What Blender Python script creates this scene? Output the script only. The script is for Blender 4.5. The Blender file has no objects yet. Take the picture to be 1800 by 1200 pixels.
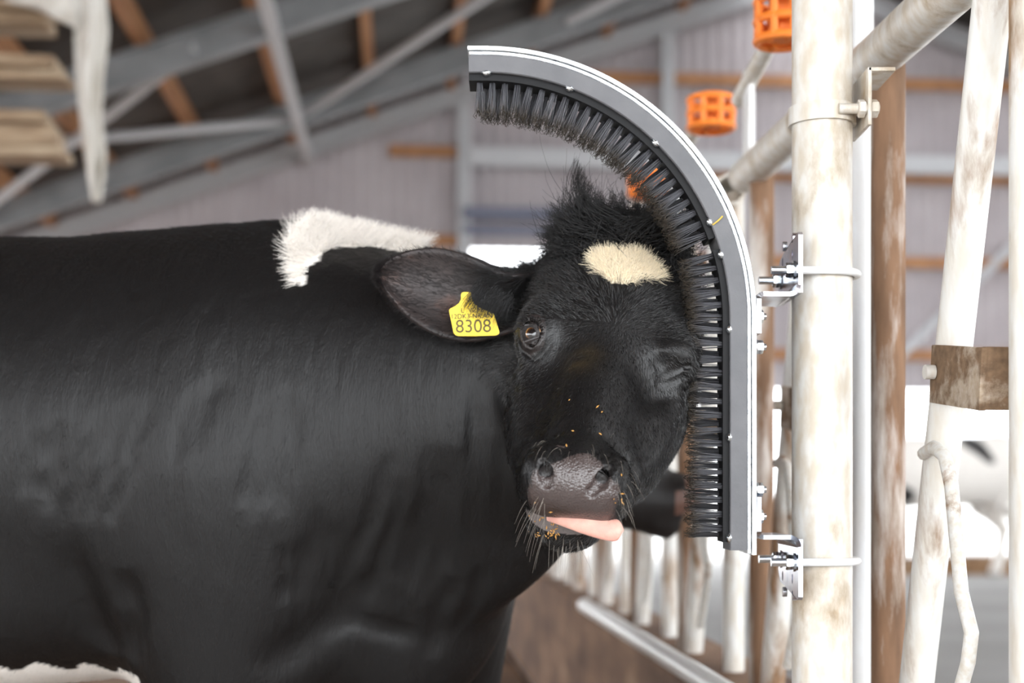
import bpy, bmesh, math, random
import numpy as np
from mathutils import Vector, Matrix

random.seed(7)
rng = np.random.default_rng(7)
scene = bpy.context.scene
col = scene.collection

# ------------------------------------------------------------------ camera
FPX, PCX, PCY, CAMZ = 2500.0, 900.0, 860.0, 0.9      # focal length in pixels of the 1800x1200 frame, horizon row, eye height
cam_d = bpy.data.cameras.new('camera')
cam = bpy.data.objects.new('camera', cam_d)
col.objects.link(cam)
cam.location = (0, 0, CAMZ)
cam.rotation_euler = (math.pi / 2, 0, 0)
cam_d.sensor_width = 36
cam_d.lens = FPX / 1800 * 36
cam_d.shift_x = (900 - PCX) / 1800
cam_d.shift_y = (PCY - 600) / 1800
cam_d.clip_start = 0.05
cam_d.clip_end = 300
cam_d.dof.use_dof = True
cam_d.dof.focus_distance = 1.68
cam_d.dof.aperture_fstop = 3.0
scene.camera = cam

# ------------------------------------------------------------------ world, exposure
world = bpy.data.worlds.new('overcast_sky')
scene.world = world
world.use_nodes = True
bg = world.node_tree.nodes['Background']
bg.inputs['Color'].default_value = (0.93, 0.965, 1.0, 1)
bg.inputs['Strength'].default_value = 2.6
scene.view_settings.view_transform = 'Standard'
scene.view_settings.look = 'None'
scene.view_settings.gamma = 1.0
scene.view_settings.use_curve_mapping = False
scene.view_settings.exposure = 1.5
scene.cycles.use_denoising = True
scene.cycles.max_bounces = 8
scene.cycles.transparent_max_bounces = 6


def P(px, py, Y):
    """a point at distance Y in front of the viewpoint seen at (px, py)"""
    return Vector(((px - PCX) / FPX * Y, Y, CAMZ - (py - PCY) / FPX * Y))


# ------------------------------------------------------------------ helpers
def tag(o, label=None, cat=None, group=None, kind=None):
    if label: o['label'] = label
    if cat: o['category'] = cat
    if group: o['group'] = group
    if kind: o['kind'] = kind
    return o


def empty(name, loc=(0, 0, 0), rz=0.0):
    o = bpy.data.objects.new(name, None)
    o.location = loc
    o.rotation_euler = (0, 0, rz)
    o.empty_display_size = 0.05
    col.objects.link(o)
    return o


def link(name, me, mat=None, parent=None, loc=None, rot=None):
    o = bpy.data.objects.new(name, me)
    col.objects.link(o)
    if mat is not None and not me.materials:
        me.materials.append(mat)
    if parent is not None:
        o.parent = parent
    if loc is not None: o.location = loc
    if rot is not None: o.rotation_euler = rot
    return o


def mesh_from(verts, faces, name='mesh', smooth=False):
    me = bpy.data.meshes.new(name)
    me.from_pydata([tuple(v) for v in verts], [], [tuple(f) for f in faces])
    me.update()
    if smooth:
        me.polygons.foreach_set('use_smooth', [True] * len(me.polygons))
    return me


class MB:
    """collects simple shapes into one mesh"""
    def __init__(self):
        self.v, self.f, self.s = [], [], []

    def add(self, verts, faces, smooth=False):
        b = len(self.v)
        self.v += [tuple(v) for v in verts]
        self.f += [tuple(i + b for i in f) for f in faces]
        self.s += [smooth] * len(faces)
        return self

    def box(self, c, size, rot=None, bevel=0.0):
        bm = bmesh.new()
        bmesh.ops.create_cube(bm, size=1)
        for v in bm.verts:
            v.co = Vector((v.co.x * size[0], v.co.y * size[1], v.co.z * size[2]))
        if bevel > 0:
            bmesh.ops.bevel(bm, geom=bm.edges[:], offset=bevel, segments=2, profile=0.5, affect='EDGES')
        M = Matrix.Translation(c) @ (rot.to_4x4() if rot is not None else Matrix.Identity(4))
        bm.verts.index_update()
        self.add([M @ v.co for v in bm.verts], [[v.index for v in f.verts] for f in bm.faces])
        bm.free()
        return self

    def beam(self, a, b, w, h, up=(0, 0, 1)):
        """rectangular bar from a to b, w wide, h high"""
        a, b = Vector(a), Vector(b)
        d = (b - a).normalized()
        s = d.cross(Vector(up)).normalized()
        u = s.cross(d).normalized()
        vs = []
        for q in (a, b):
            for i, j in ((-1, -1), (1, -1), (1, 1), (-1, 1)):
                vs.append(q + s * (i * w / 2) + u * (j * h / 2))
        self.add(vs, [(3, 2, 1, 0), (4, 5, 6, 7), (0, 1, 5, 4), (1, 2, 6, 5), (2, 3, 7, 6), (3, 0, 4, 7)])
        return self

    def tube(self, pts, r, n=16, caps=True, closed=False):
        pts = [Vector(p) for p in pts]
        rs = r if isinstance(r, (list, tuple)) else [r] * len(pts)
        m = len(pts)
        tans = []
        for i in range(m):
            if closed:
                t = pts[(i + 1) % m] - pts[i - 1]
            else:
                t = pts[min(i + 1, m - 1)] - pts[max(i - 1, 0)]
            tans.append(t.normalized())
        ref = Vector((0, 0, 1)) if abs(tans[0].z) < 0.9 else Vector((0, 1, 0))
        u = (ref - tans[0] * ref.dot(tans[0])).normalized()
        vs, fs = [], []
        for i in range(m):
            t = tans[i]
            u = (u - t * u.dot(t)).normalized()
            w = t.cross(u)
            for k in range(n):
                a = 2 * math.pi * k / n
                vs.append(pts[i] + (u * math.cos(a) + w * math.sin(a)) * rs[i])
        for i in range(m if closed else m - 1):
            j = (i + 1) % m
            for k in range(n):
                fs.append((i * n + k, i * n + (k + 1) % n, j * n + (k + 1) % n, j * n + k))
        self.add(vs, fs, True)
        if caps and not closed:
            b = len(self.v) - len(vs)
            self.f.append(tuple(b + k for k in reversed(range(n)))); self.s.append(False)
            self.f.append(tuple(b + (m - 1) * n + k for k in range(n))); self.s.append(False)
        return self

    def pipe(self, a, b, r, wall=0.004, n=24):
        """open hollow pipe with visible wall thickness"""
        a, b = Vector(a), Vector(b)
        t = (b - a).normalized()
        ref = Vector((0, 0, 1)) if abs(t.z) < 0.9 else Vector((0, 1, 0))
        u = (ref - t * ref.dot(t)).normalized(); w = t.cross(u)
        rings = [(a, r), (b, r), (b, r - wall), (a, r - wall)]
        vs, fs = [], []
        for q, rr in rings:
            for k in range(n):
                g = 2 * math.pi * k / n
                vs.append(q + (u * math.cos(g) + w * math.sin(g)) * rr)
        for i in range(4):
            j = (i + 1) % 4
            for k in range(n):
                fs.append((i * n + k, i * n + (k + 1) % n, j * n + (k + 1) % n, j * n + k))
        self.add(vs, fs, True)
        return self

    def mesh(self, name='mesh'):
        me = bpy.data.meshes.new(name)
        me.from_pydata(self.v, [], self.f)
        me.polygons.foreach_set('use_smooth', self.s)
        me.update()
        return me

    def build(self, name, mat, parent=None, sharp=True):
        me = self.mesh(name)
        if sharp:
            try:
                me.set_sharp_from_angle(angle=math.radians(40))
            except Exception:
                pass
        return link(name, me, mat, parent)


# ------------------------------------------------------------------ materials
def principled(name, base=(0.5, 0.5, 0.5), rough=0.5, metal=0.0, spec=0.5, **kw):
    m = bpy.data.materials.new(name)
    m.use_nodes = True
    b = m.node_tree.nodes['Principled BSDF']
    b.inputs['Base Color'].default_value = (*base, 1)
    b.inputs['Roughness'].default_value = rough
    b.inputs['Metallic'].default_value = metal
    b.inputs['Specular IOR Level'].default_value = spec
    for k, v in kw.items():
        b.inputs[k.replace('_', ' ')].default_value = v
    return m


def nd(m, t, **kw):
    n = m.node_tree.nodes.new(t)
    for k, v in kw.items():
        setattr(n, k, v)
    return n


def noise_mix(m, stops, scale=5.0, detail=6.0, stretch=(1, 1, 1), coord='Object', rough=None, bump=0.0, bump_scale=None, distort=0.0):
    """procedural colour: noise through a ramp (stops = [(pos, rgb), ...]) on object coordinates"""
    L = m.node_tree.links
    b = m.node_tree.nodes['Principled BSDF']
    tc = nd(m, 'ShaderNodeTexCoord')
    mp = nd(m, 'ShaderNodeMapping')
    mp.inputs['Scale'].default_value = stretch
    L.new(tc.outputs[coord], mp.inputs['Vector'])
    nz = nd(m, 'ShaderNodeTexNoise')
    nz.inputs['Scale'].default_value = scale
    nz.inputs['Detail'].default_value = detail
    nz.inputs['Distortion'].default_value = distort
    L.new(mp.outputs['Vector'], nz.inputs['Vector'])
    rp = nd(m, 'ShaderNodeValToRGB')
    el = rp.color_ramp.elements
    while len(el) < len(stops): el.new(0.5)
    for e, (p, c) in zip(el, stops):
        e.position = p
        e.color = (*c, 1)
    L.new(nz.outputs['Fac'], rp.inputs['Fac'])
    L.new(rp.outputs['Color'], b.inputs['Base Color'])
    if bump:
        n2 = nd(m, 'ShaderNodeTexNoise')
        n2.inputs['Scale'].default_value = bump_scale or scale * 6
        n2.inputs['Detail'].default_value = 4
        L.new(mp.outputs['Vector'], n2.inputs['Vector'])
        bp = nd(m, 'ShaderNodeBump')
        bp.inputs['Strength'].default_value = bump
        bp.inputs['Distance'].default_value = 0.003
        L.new(n2.outputs['Fac'], bp.inputs['Height'])
        L.new(bp.outputs['Normal'], b.inputs['Normal'])
    return m

# ====================================================================== the cow
# head frame: s = to the cow's left, f = from poll to nose, n = out of the forehead
HS = 1.054
HO = np.array([0.1138, 1.72, 1.0919])
HR = np.array([[0.97946, -0.16465, 0.11632], [-0.03804, -0.71750, -0.69538], [-0.19799, -0.67667, 0.70903]])   # columns s, f, n


def h2w(p):
    return HO + HS * (np.asarray(p, float) @ HR.T)


def w2h(p):
    return ((np.asarray(p, float) - HO) @ HR) / HS


def px_to_head(px, py, n):
    """where the sight line through a pixel meets the plane n = const of the head frame (design aid)"""
    d = np.array([(px - PCX) / FPX, 1.0, -(py - PCY) / FPX])
    o = np.array([0, 0, CAMZ])
    nn = HR[:, 2]
    t = (n * HS - (o - HO) @ nn) / (d @ nn)
    return w2h(o + t * d)


def smin(a, b, k):
    h = np.clip(0.5 + 0.5 * (b - a) / k, 0, 1)
    return b * (1 - h) + a * h - k * h * (1 - h)


def smax(a, b, k):
    return -smin(-a, -b, k)


def ell(p, c, r, R=None):
    q = p - np.asarray(c, float)
    if R is not None:
        q = q @ R
    r = np.asarray(r, float)
    k0 = np.sqrt(((q / r) ** 2).sum(1)) + 1e-9
    k1 = np.sqrt(((q / (r * r)) ** 2).sum(1)) + 1e-9
    return k0 * (k0 - 1.0) / k1


def cone(p, a, b, r1, r2, sq=None):
    """tapered capsule a -> b; sq = per axis squash (space is divided by it)"""
    a = np.asarray(a, float); b = np.asarray(b, float)
    if sq is not None:
        sq = np.asarray(sq, float)
        p = p / sq; a = a / sq; b = b / sq
    ab = b - a
    h = np.clip(((p - a) @ ab) / (ab @ ab), 0, 1)
    d = np.sqrt(((p - a - h[:, None] * ab) ** 2).sum(1))
    return d - (r1 + (r2 - r1) * h)


def segd(p, a, b):
    a = np.asarray(a, float); b = np.asarray(b, float)
    ab = b - a
    h = np.clip(((p - a) @ ab) / (ab @ ab + 1e-12), 0, 1)
    return np.sqrt(((p - a - h[:, None] * ab) ** 2).sum(1)), h


def polyd(p, pts):
    """distance to a polyline and position 0..1 along it"""
    best = tt = None
    m = len(pts) - 1
    for i in range(m):
        d, h = segd(p, pts[i], pts[i + 1])
        t = (i + h) / m
        if best is None: best, tt = d, t
        else:
            tt = np.where(d < best, t, tt); best = np.minimum(best, d)
    return best, tt


def rotm(axis, deg):
    return np.array(Matrix.Rotation(math.radians(deg), 3, axis))




def head_sdf(w):
    p = w2h(w)
    # the cow's left cheek sits a little wider in this pose
    up = 1.0 / (1.0 + np.exp((p[:, 1] - 0.16) / 0.03))
    p = p.copy()
    p[:, 0] = np.where(p[:, 0] > 0, p[:, 0] / (1 + 0.12 * up), p[:, 0])
    a = p.copy(); a[:, 0] = np.abs(a[:, 0])
    s, f, n = p.T
    d = ell(a, (0, -0.09, -0.068), (0.100, 0.13, 0.080))                    # skull
    d = smin(d, ell(a, (0.0, -0.10, -0.042), (0.094, 0.10, 0.054)), 0.03)  # flat broad forehead
    d = smin(d, ell(a, (0.0, -0.178, -0.035), (0.082, 0.045, 0.052)), 0.04)   # poll
    d = smin(d, ell(a, (0.070, -0.016, -0.034), (0.034, 0.046, 0.036)), 0.026)  # brow
    d = smin(d, cone(a, (0, 0.0, -0.052), (0, 0.19, -0.050), 0.062, 0.042, (1, 1, 0.95)), 0.035)   # nose bridge
    d = smin(d, cone(a, (0.056, 0.035, -0.085), (0.028, 0.19, -0.072), 0.040, 0.030), 0.035)     # cheek to lip
    d = smin(d, cone(a, (0.062, -0.06, -0.135), (0.040, 0.10, -0.118), 0.052, 0.038), 0.045)   # jaw
    d = smin(d, cone(a, (0, -0.06, -0.14), (0, 0.15, -0.113), 0.06, 0.04), 0.05)
    d = smin(d, ell(a, (0, 0.212, -0.040), (0.050, 0.041, 0.039)), 0.022)   # muzzle
    d = smin(d, ell(a, (0.034, 0.216, -0.040), (0.024, 0.033, 0.034)), 0.016)
    d = smin(d, ell(a, (0.030, 0.185, -0.068), (0.028, 0.05, 0.020)), 0.02)  # upper lip flews
    ch = smin(ell(p, (-0.004, 0.186, -0.126), (0.044, 0.045, 0.027)), ell(p, (-0.006, 0.207, -0.107), (0.037, 0.026, 0.017)), 0.015)
    d = smin(d, ch, 0.020)                                                   # chin and lower lip
    d = smax(d, -ell(p, (0.006, 0.228, -0.0845), (0.046, 0.05, 0.0065)), 0.005)   # mouth slit
    # hollows: in front of the eye, below the facial crest, middle of the face
    d = d + 0.010 * np.exp(-((a - np.array([0.062, 0.055, -0.012])) ** 2).sum(1) / 0.026 ** 2)
    d = d + 0.006 * np.exp(-((a - np.array([0.055, 0.120, -0.040])) ** 2).sum(1) / 0.035 ** 2)
    d = d + 0.006 * np.exp(-((p - np.array([0.0, 0.03, 0.012])) ** 2).sum(1) / 0.04 ** 2)
    d = d - 0.006 * np.exp(-(segd(a, (0.088, 0.045, -0.055), (0.062, 0.125, -0.075))[0] / 0.014) ** 2)      # facial crest
    d = d + 0.005 * np.exp(-(segd(a, (0.030, 0.165, -0.008), (0.052, 0.175, -0.06))[0] / 0.013) ** 2)       # step behind the muzzle
    return d


FOLDS = []


def creases(w, d):
    """skin folds and lids: (points on the surface, width, depth), fading towards both ends"""
    d = d.copy()
    for pts, wd, dp in FOLDS:
        pts = np.asarray(pts)
        m = ((w > pts.min(0) - 3 * wd) & (w < pts.max(0) + 3 * wd)).all(1)
        if not m.any(): continue
        r, t = polyd(w[m], pts)
        d[m] += dp * np.exp(-(r / wd) ** 2) * np.clip(np.sin(math.pi * np.clip(t, 0, 1)) * 1.3, 0.0, 1)
    return d


def body_sdf(w):
    d = cone(w, (-1.42, 2.19, 0.975), (-0.62, 2.17, 0.955), 0.315, 0.325, (1, 0.92, 1))     # barrel
    d = smin(d, ell(w, (-0.42, 2.14, 0.965), (0.30, 0.245, 0.315)), 0.10)                   # chest
    d = smin(d, ell(w, (-1.52, 2.2, 1.04), (0.26, 0.25, 0.25)), 0.10)                        # rump
    d = smin(d, ell(w, (-0.40, 1.985, 0.86), (0.15, 0.085, 0.25), rotm('Y', -12)), 0.08)     # shoulder blade, near side
    d = smin(d, ell(w, (-0.40, 2.30, 0.86), (0.15, 0.085, 0.25), rotm('Y', -12)), 0.08)
    d = smin(d, ell(w, (-0.95, 2.13, 0.75), (0.46, 0.22, 0.155)), 0.08)                     # belly
    # neck
    d = smin(d, cone(w, (-0.33, 2.12, 1.03), (0.03, 1.975, 1.072), 0.235, 0.135), 0.10)
    d = smin(d, cone(w, (-0.32, 2.13, 1.215), (-0.09, 2.05, 1.17), 0.075, 0.065), 0.05)       # crest
    d = smin(d, cone(w, (-0.30, 2.10, 0.90), (0.095, 1.93, 0.975), 0.20, 0.10), 0.10)
    d = smin(d, ell(w, (-0.17, 2.08, 0.76), (0.17, 0.12, 0.21), rotm('Y', 20)), 0.09)        # brisket
    d = smin(d, ell(w, (-0.02, 1.99, 0.885), (0.115, 0.06, 0.165), rotm('Y', 35)), 0.06)       # dewlap
    # legs: near fore, far fore, near hind, far hind
    for (x, y, fx) in ((-0.41, 2.02, 1.0), (-0.095, 2.29, 1.0)):
        d = smin(d, cone(w, (x, y + (0.03 if y < 2.15 else -0.03), 0.90), (x - 0.01, y, 0.50), 0.130, 0.070), 0.12)
        d = smin(d, cone(w, (x - 0.01, y, 0.50), (x + 0.005, y, 0.38), 0.066, 0.050), 0.03)
        d = smin(d, cone(w, (x + 0.005, y, 0.38), (x + 0.01, y, 0.14), 0.044, 0.036), 0.03)
        d = smin(d, cone(w, (x + 0.01, y, 0.12), (x + 0.035, y, 0.045), 0.042, 0.058), 0.02)
    for (x, y) in ((-1.50, 2.02), (-1.60, 2.36)):
        d = smin(d, cone(w, (x + 0.06, y + (0.04 if y < 2.2 else -0.04), 0.92), (x + 0.10, y, 0.66), 0.16, 0.11), 0.08)
        d = smin(d, cone(w, (x + 0.10, y, 0.66), (x - 0.12, y, 0.44), 0.10, 0.055), 0.05)
        d = smin(d, cone(w, (x - 0.12, y, 0.44), (x - 0.07, y, 0.14), 0.052, 0.040), 0.03)
        d = smin(d, cone(w, (x - 0.07, y, 0.12), (x - 0.04, y, 0.045), 0.044, 0.058), 0.02)
    d = smax(d, 0.004 - w[:, 2], 0.01)
    return d


def base_sdf(w):
    return smin(head_sdf(w), body_sdf(w), 0.035)


def hits(pix):
    """where sight lines of the design view meet the undetailed skin"""
    pix = np.asarray(pix, float)
    d = np.stack([(pix[:, 0] - PCX) / FPX, np.ones(len(pix)), -(pix[:, 1] - PCY) / FPX], 1)
    d /= np.linalg.norm(d, axis=1)[:, None]
    o = np.array([0, 0, CAMZ]); t = np.full(len(pix), 1.3)
    for _ in range(60):
        t += np.clip(base_sdf(o + t[:, None] * d) * 0.85, -0.02, 0.2)
        t = np.minimum(t, 2.9)
    return o + t[:, None] * d


def hit(px, py):
    return hits([(px, py)])[0]


RAW = []


def fold(pxs, wd, dp):
    RAW.append((pxs, wd, dp))


def frame_at(c, up):
    """normal of the skin at c and two tangents, the second along up"""
    e = 0.004
    g = np.array([(base_sdf((c + e * v)[None])[0] - base_sdf((c - e * v)[None])[0]) for v in np.eye(3)])
    n = g / np.linalg.norm(g)
    u = np.asarray(up, float) - n * (np.asarray(up, float) @ n); u /= np.linalg.norm(u)
    return np.stack([np.cross(u, n), u, n], 1)


_h = hits([(933, 585), (951, 812), (958, 834), (961, 848), (1069, 824), (1057, 846), (1041, 863), (1180, 660)])
EYE_C = _h[0]
WINK_C = _h[7]
EYE_F = frame_at(EYE_C, HR @ np.array([0.1, -1.0, 0.25]))
NOS = [(_h[1:4], (0.0035, 0.0078, 0.0066)), (_h[4:7], (0.0035, 0.0068, 0.0056))]
# skin folds of neck, shoulder and flank: loose bundles of near-parallel creases
def bundle(pxs, wd, dp, n, gap, seed):
    r = np.random.default_rng(seed)
    for i in range(n):
        o = (i - (n - 1) / 2) * gap
        t0, t1 = r.uniform(0, 0.18), r.uniform(0.82, 1.0)
        pts = np.array(pxs, float)
        tt = np.linspace(t0, t1, 7); ti = np.linspace(0, 1, len(pts))
        q = np.stack([np.interp(tt, ti, pts[:, 0]) + o * (1 + 0.35 * (tt - 0.5)) + r.normal(0, gap * 0.09, 7), np.interp(tt, ti, pts[:, 1]) + r.uniform(-18, 18)], 1)
        fold([tuple(v) for v in q], wd * r.uniform(0.75, 1.25), 1.6 * dp * r.uniform(0.6, 1.15))


fold([(893, 600), (886, 700), (884, 800), (892, 900), (908, 975)], 0.016, 0.010)
bundle([(862, 640), (852, 760), (846, 880), (850, 980)], 0.0095, 0.0052, 3, 21, 1)
bundle([(790, 760), (772, 860), (742, 960), (715, 1060)], 0.0105, 0.0058, 3, 28, 2)
bundle([(700, 800), (680, 900), (640, 1000), (600, 1080)], 0.0105, 0.0055, 2, 34, 3)
bundle([(508, 650), (490, 740), (468, 840), (455, 910)], 0.0085, 0.0046, 4, 19, 4)
bundle([(572, 880), (566, 960), (566, 1040), (570, 1090)], 0.0080, 0.0046, 4, 23, 5)
bundle([(505, 930), (512, 1000), (500, 1070)], 0.0085, 0.0045, 2, 24, 6)
bundle([(370, 660), (340, 740), (318, 830)], 0.0110, 0.0042, 2, 34, 7)
bundle([(230, 700), (195, 800), (160, 900), (140, 960)], 0.0120, 0.0052, 3, 40, 8)
bundle([(90, 720), (70, 820), (52, 900)], 0.0120, 0.0048, 2, 40, 9)
fold([(105, 930), (135, 1020), (170, 1100), (200, 1150)], 0.024, 0.013)
fold([(215, 1000), (235, 1080), (232, 1165)], 0.022, 0.012)
fold([(650, 1000), (590, 1080), (520, 1140), (450, 1190)], 0.030, 0.012)
fold([(740, 1120), (690, 1110), (620, 1090), (560, 1120)], 0.015, 0.007)
fold([(800, 1010), (770, 1080), (760, 1160)], 0.014, 0.007)
fold([(850, 990), (835, 1050), (800, 1120)], 0.012, 0.006)

# the shut eye: folds running out to the brush
fold([(1152, 676), (1180, 656), (1205, 644), (1236, 632)], 0.0055, 0.010)
fold([(1128, 702), (1165, 676), (1200, 660), (1234, 645)], 0.005, 0.006)
fold([(1150, 650), (1172, 638), (1198, 636)], 0.011, 0.006)
fold([(1140, 690), (1175, 666), (1205, 652), (1236, 638)], 0.005, -0.004)
fold([(1160, 628), (1190, 615), (1220, 612)], 0.016, -0.007)
fold([(1110, 735), (1150, 700), (1190, 690)], 0.010, 0.003)
# facial creases under the open eye and along the cheek
fold([(905, 625), (903, 655), (912, 690)], 0.008, 0.005)
fold([(915, 615), (932, 622), (948, 612)], 0.004, 0.0022)
fold([(975, 560), (985, 610), (975, 670), (960, 720)], 0.012, 0.004)
fold([(970, 700), (955, 750), (935, 790)], 0.008, 0.0035)
fold([(940, 800), (925, 815), (917, 845)], 0.006, -0.003)
fold([(1075, 812), (1085, 835), (1080, 860)], 0.006, -0.003)
fold([(1105, 800), (1108, 850), (1100, 890)], 0.007, 0.004)
fold([(1190, 790), (1150, 875), (1110, 920)], 0.006, 0.003)

_flat = hits([q for r in RAW for q in r[0]])
_i = 0
for _pxs, _wd, _dp in RAW:
    FOLDS.append((_flat[_i:_i + len(_pxs)], _wd, _dp))
    _i += len(_pxs)


def cow_sdf(w):
    d = smin(head_sdf(w), body_sdf(w), 0.035)
    d = creases(w, d)
    for pts, rad in NOS:                                  # nostrils: curved tapering cavities
        c = None
        for i in range(len(pts) - 1):
            e = cone(w, pts[i], pts[i + 1], rad[i], rad[i + 1])
            c = e if c is None else smin(c, e, 0.004)
        e = cone(w, pts[1], pts[1] + 0.020 * HR @ np.array([0, -1, -0.1]), rad[1] * 0.95, 0.005)
        d = smax(d, -smin(c, e, 0.004), 0.005)
    q = (w - EYE_C) @ EYE_F                               # open eye: almond opening between two lids
    qa = q[:, 0] + 0.12 * q[:, 1]
    rr = np.sqrt((np.abs(qa) / 0.0112 + 0.28 * (q[:, 1] / 0.0165) ** 2) ** 2 + (q[:, 1] / 0.0180) ** 2)
    near = np.exp(-(q[:, 2] / 0.02) ** 2)
    d = d - near * 0.0026 * np.exp(-((rr - 1.15) / 0.42) ** 2)
    d = d - near * 0.0022 * np.exp(-((rr - 1.25) / 0.20) ** 2) * np.clip(q[:, 1] / 0.008, 0, 1)      # heavier upper lid
    d = d + near * 0.0018 * np.exp(-((rr - 2.1) / 0.30) ** 2) * np.clip(-q[:, 1] / 0.01, 0, 1)
    d = smax(d, -np.sqrt(rr ** 2 * 1.02 + ((q[:, 2] + 0.002) / 0.016) ** 2) * 0.012 + 0.012, 0.003)
    return d


def surface_nets(fn, lo, hi, h):
    """dual mesh of the zero surface on a regular grid"""
    lo = np.asarray(lo, float); hi = np.asarray(hi, float)
    nx, ny, nz = [int(math.ceil(v)) + 1 for v in (hi - lo) / h]
    xs = lo[0] + h * np.arange(nx); ys = lo[1] + h * np.arange(ny); zs = lo[2] + h * np.arange(nz)
    V = np.empty((nx, ny, nz), np.float32)
    for i in range(0, nx, 16):
        g = np.stack(np.meshgrid(xs[i:i + 16], ys, zs, indexing='ij'), -1).reshape(-1, 3)
        V[i:i + 16] = fn(g).reshape(-1, ny, nz)
    I = V < 0
    cnt = np.zeros((nx - 1, ny - 1, nz - 1), np.int8)
    for a in (0, 1):
        for b in (0, 1):
            for c in (0, 1):
                cnt += I[a:nx - 1 + a, b:ny - 1 + b, c:nz - 1 + c]
    act = (cnt > 0) & (cnt < 8)
    idx = -np.ones(act.shape, np.int64)
    cells = np.argwhere(act)
    idx[act] = np.arange(len(cells))
    acc = np.zeros((len(cells), 3)); num = np.zeros(len(cells))
    ci, cj, ck = cells.T
    for ax in range(3):
        for a in (0, 1):
            for b in (0, 1):
                o0 = [0, 0, 0]; o = [x for x in range(3) if x != ax]
                o0[o[0]] = a; o0[o[1]] = b
                o1 = list(o0); o1[ax] = 1
                v0 = V[ci + o0[0], cj + o0[1], ck + o0[2]]; v1 = V[ci + o1[0], cj + o1[1], ck + o1[2]]
                m = (v0 < 0) != (v1 < 0)
                t = np.where(m, v0 / np.where(m, v0 - v1, 1), 0)
                q = np.tile(np.array(o0, float), (len(cells), 1)); q[:, ax] = t
                acc += q * m[:, None]; num += m
    verts = lo + h * (cells + acc / num[:, None])
    faces = []
    for ax in range(3):
        o = [x for x in range(3) if x != ax]
        sl0 = [slice(None)] * 3; sl1 = [slice(None)] * 3
        sl0[ax] = slice(0, -1); sl1[ax] = slice(1, None)
        for q in o:
            sl0[q] = slice(1, -1); sl1[q] = slice(1, -1)
        A = I[tuple(sl0)]; B = I[tuple(sl1)]
        for flip, M in ((False, A & ~B), (True, ~A & B)):
            e = np.argwhere(M)
            for q in o: e[:, q] += 1
            def cell(da, db):
                c = e.copy(); c[:, o[0]] -= da; c[:, o[1]] -= db
                return idx[c[:, 0], c[:, 1], c[:, 2]]
            quad = np.stack([cell(1, 1), cell(0, 1), cell(0, 0), cell(1, 0)], 1)
            if ax == 1: quad = quad[:, ::-1]
            if flip: quad = quad[:, ::-1]
            faces.append(quad)
    return verts, np.concatenate(faces)


def project(fn, v, it=4, lim=0.008, e=0.0007):
    for _ in range(it):
        d = fn(v)
        g = np.empty_like(v)
        for a in range(3):
            q = v.copy(); q[:, a] += e
            g[:, a] = (fn(q) - d) / e
        g2 = (g ** 2).sum(1)
        step = np.clip(d / np.maximum(g2, 0.2), -lim, lim)
        v = v - g * step[:, None]
    return v


def mesh_arrays(me):
    n = len(me.vertices)
    co = np.empty(n * 3, np.float32); me.vertices.foreach_get('co', co)
    no = np.empty(n * 3, np.float32); me.vertices.foreach_get('normal', no)
    return co.reshape(-1, 3).astype(float), no.reshape(-1, 3).astype(float)


def build_cow_mesh():
    v, fq = surface_nets(base_sdf, (-1.95, 1.40, -0.03), (0.36, 2.62, 1.42), 0.014)
    me = mesh_from(v, fq.tolist(), 'cow_body')
    bm = bmesh.new(); bm.from_mesh(me)
    bm.verts.ensure_lookup_table()

    def refine(test):
        C = np.array([f.calc_center_median() for f in bm.faces])
        keep = test(C)
        es = set()
        for f, k in zip(bm.faces, keep):
            if k: es.update(f.edges)
        bmesh.ops.subdivide_edges(bm, edges=list(es), cuts=1, use_grid_fill=True)

    refine(lambda C: (C[:, 0] > -1.2) & (C[:, 2] > 0.2))
    def in_head(C):
        h = w2h(C); return (h[:, 1] > -0.24) & (np.abs(h[:, 0]) < 0.15) & (h[:, 2] > -0.2) & (h[:, 2] < 0.05)
    refine(in_head)
    def fine(C):
        h = w2h(C)
        nose = (h[:, 1] > 0.14) & (h[:, 2] > -0.17)
        e1 = ((C - EYE_C) ** 2).sum(1) < 0.05 ** 2
        e2 = (np.abs(C - WINK_C) < 0.055).all(1)
        return nose | e1 | e2
    refine(fine)
    refine(lambda C: (((C - EYE_C) ** 2).sum(1) < 0.03 ** 2) | (((C - NOS[0][0][1]) ** 2).sum(1) < 0.022 ** 2) | (((C - NOS[1][0][1]) ** 2).sum(1) < 0.022 ** 2))
    bmesh.ops.triangulate(bm, faces=[f for f in bm.faces if len(f.verts) > 4])
    co = np.array([v.co for v in bm.verts])
    near = np.zeros(len(co), bool)
    for pts, wd, dp in FOLDS:
        pts = np.asarray(pts)
        near |= ((co > pts.min(0) - 3 * wd - 0.01) & (co < pts.max(0) + 3 * wd + 0.01)).all(1)
    hh = w2h(co)
    near |= (hh[:, 1] > 0.1) & (hh[:, 2] > -0.2)
    near |= ((co - EYE_C) ** 2).sum(1) < 0.06 ** 2
    co[~near] = project(base_sdf, co[~near], 2)
    co[near] = project(cow_sdf, co[near], 3)
    deep = (hh[:, 1] > 0.16) | (((co - EYE_C) ** 2).sum(1) < 0.04 ** 2)
    co[deep] = project(cow_sdf, co[deep], 9, 0.003, 0.0004)
    for q, v in zip(co, bm.verts): v.co = q
    bmesh.ops.recalc_face_normals(bm, faces=bm.faces)
    bm.to_mesh(me); bm.free()
    me.polygons.foreach_set('use_smooth', [True] * len(me.polygons))
    me.update()
    return me


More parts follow.
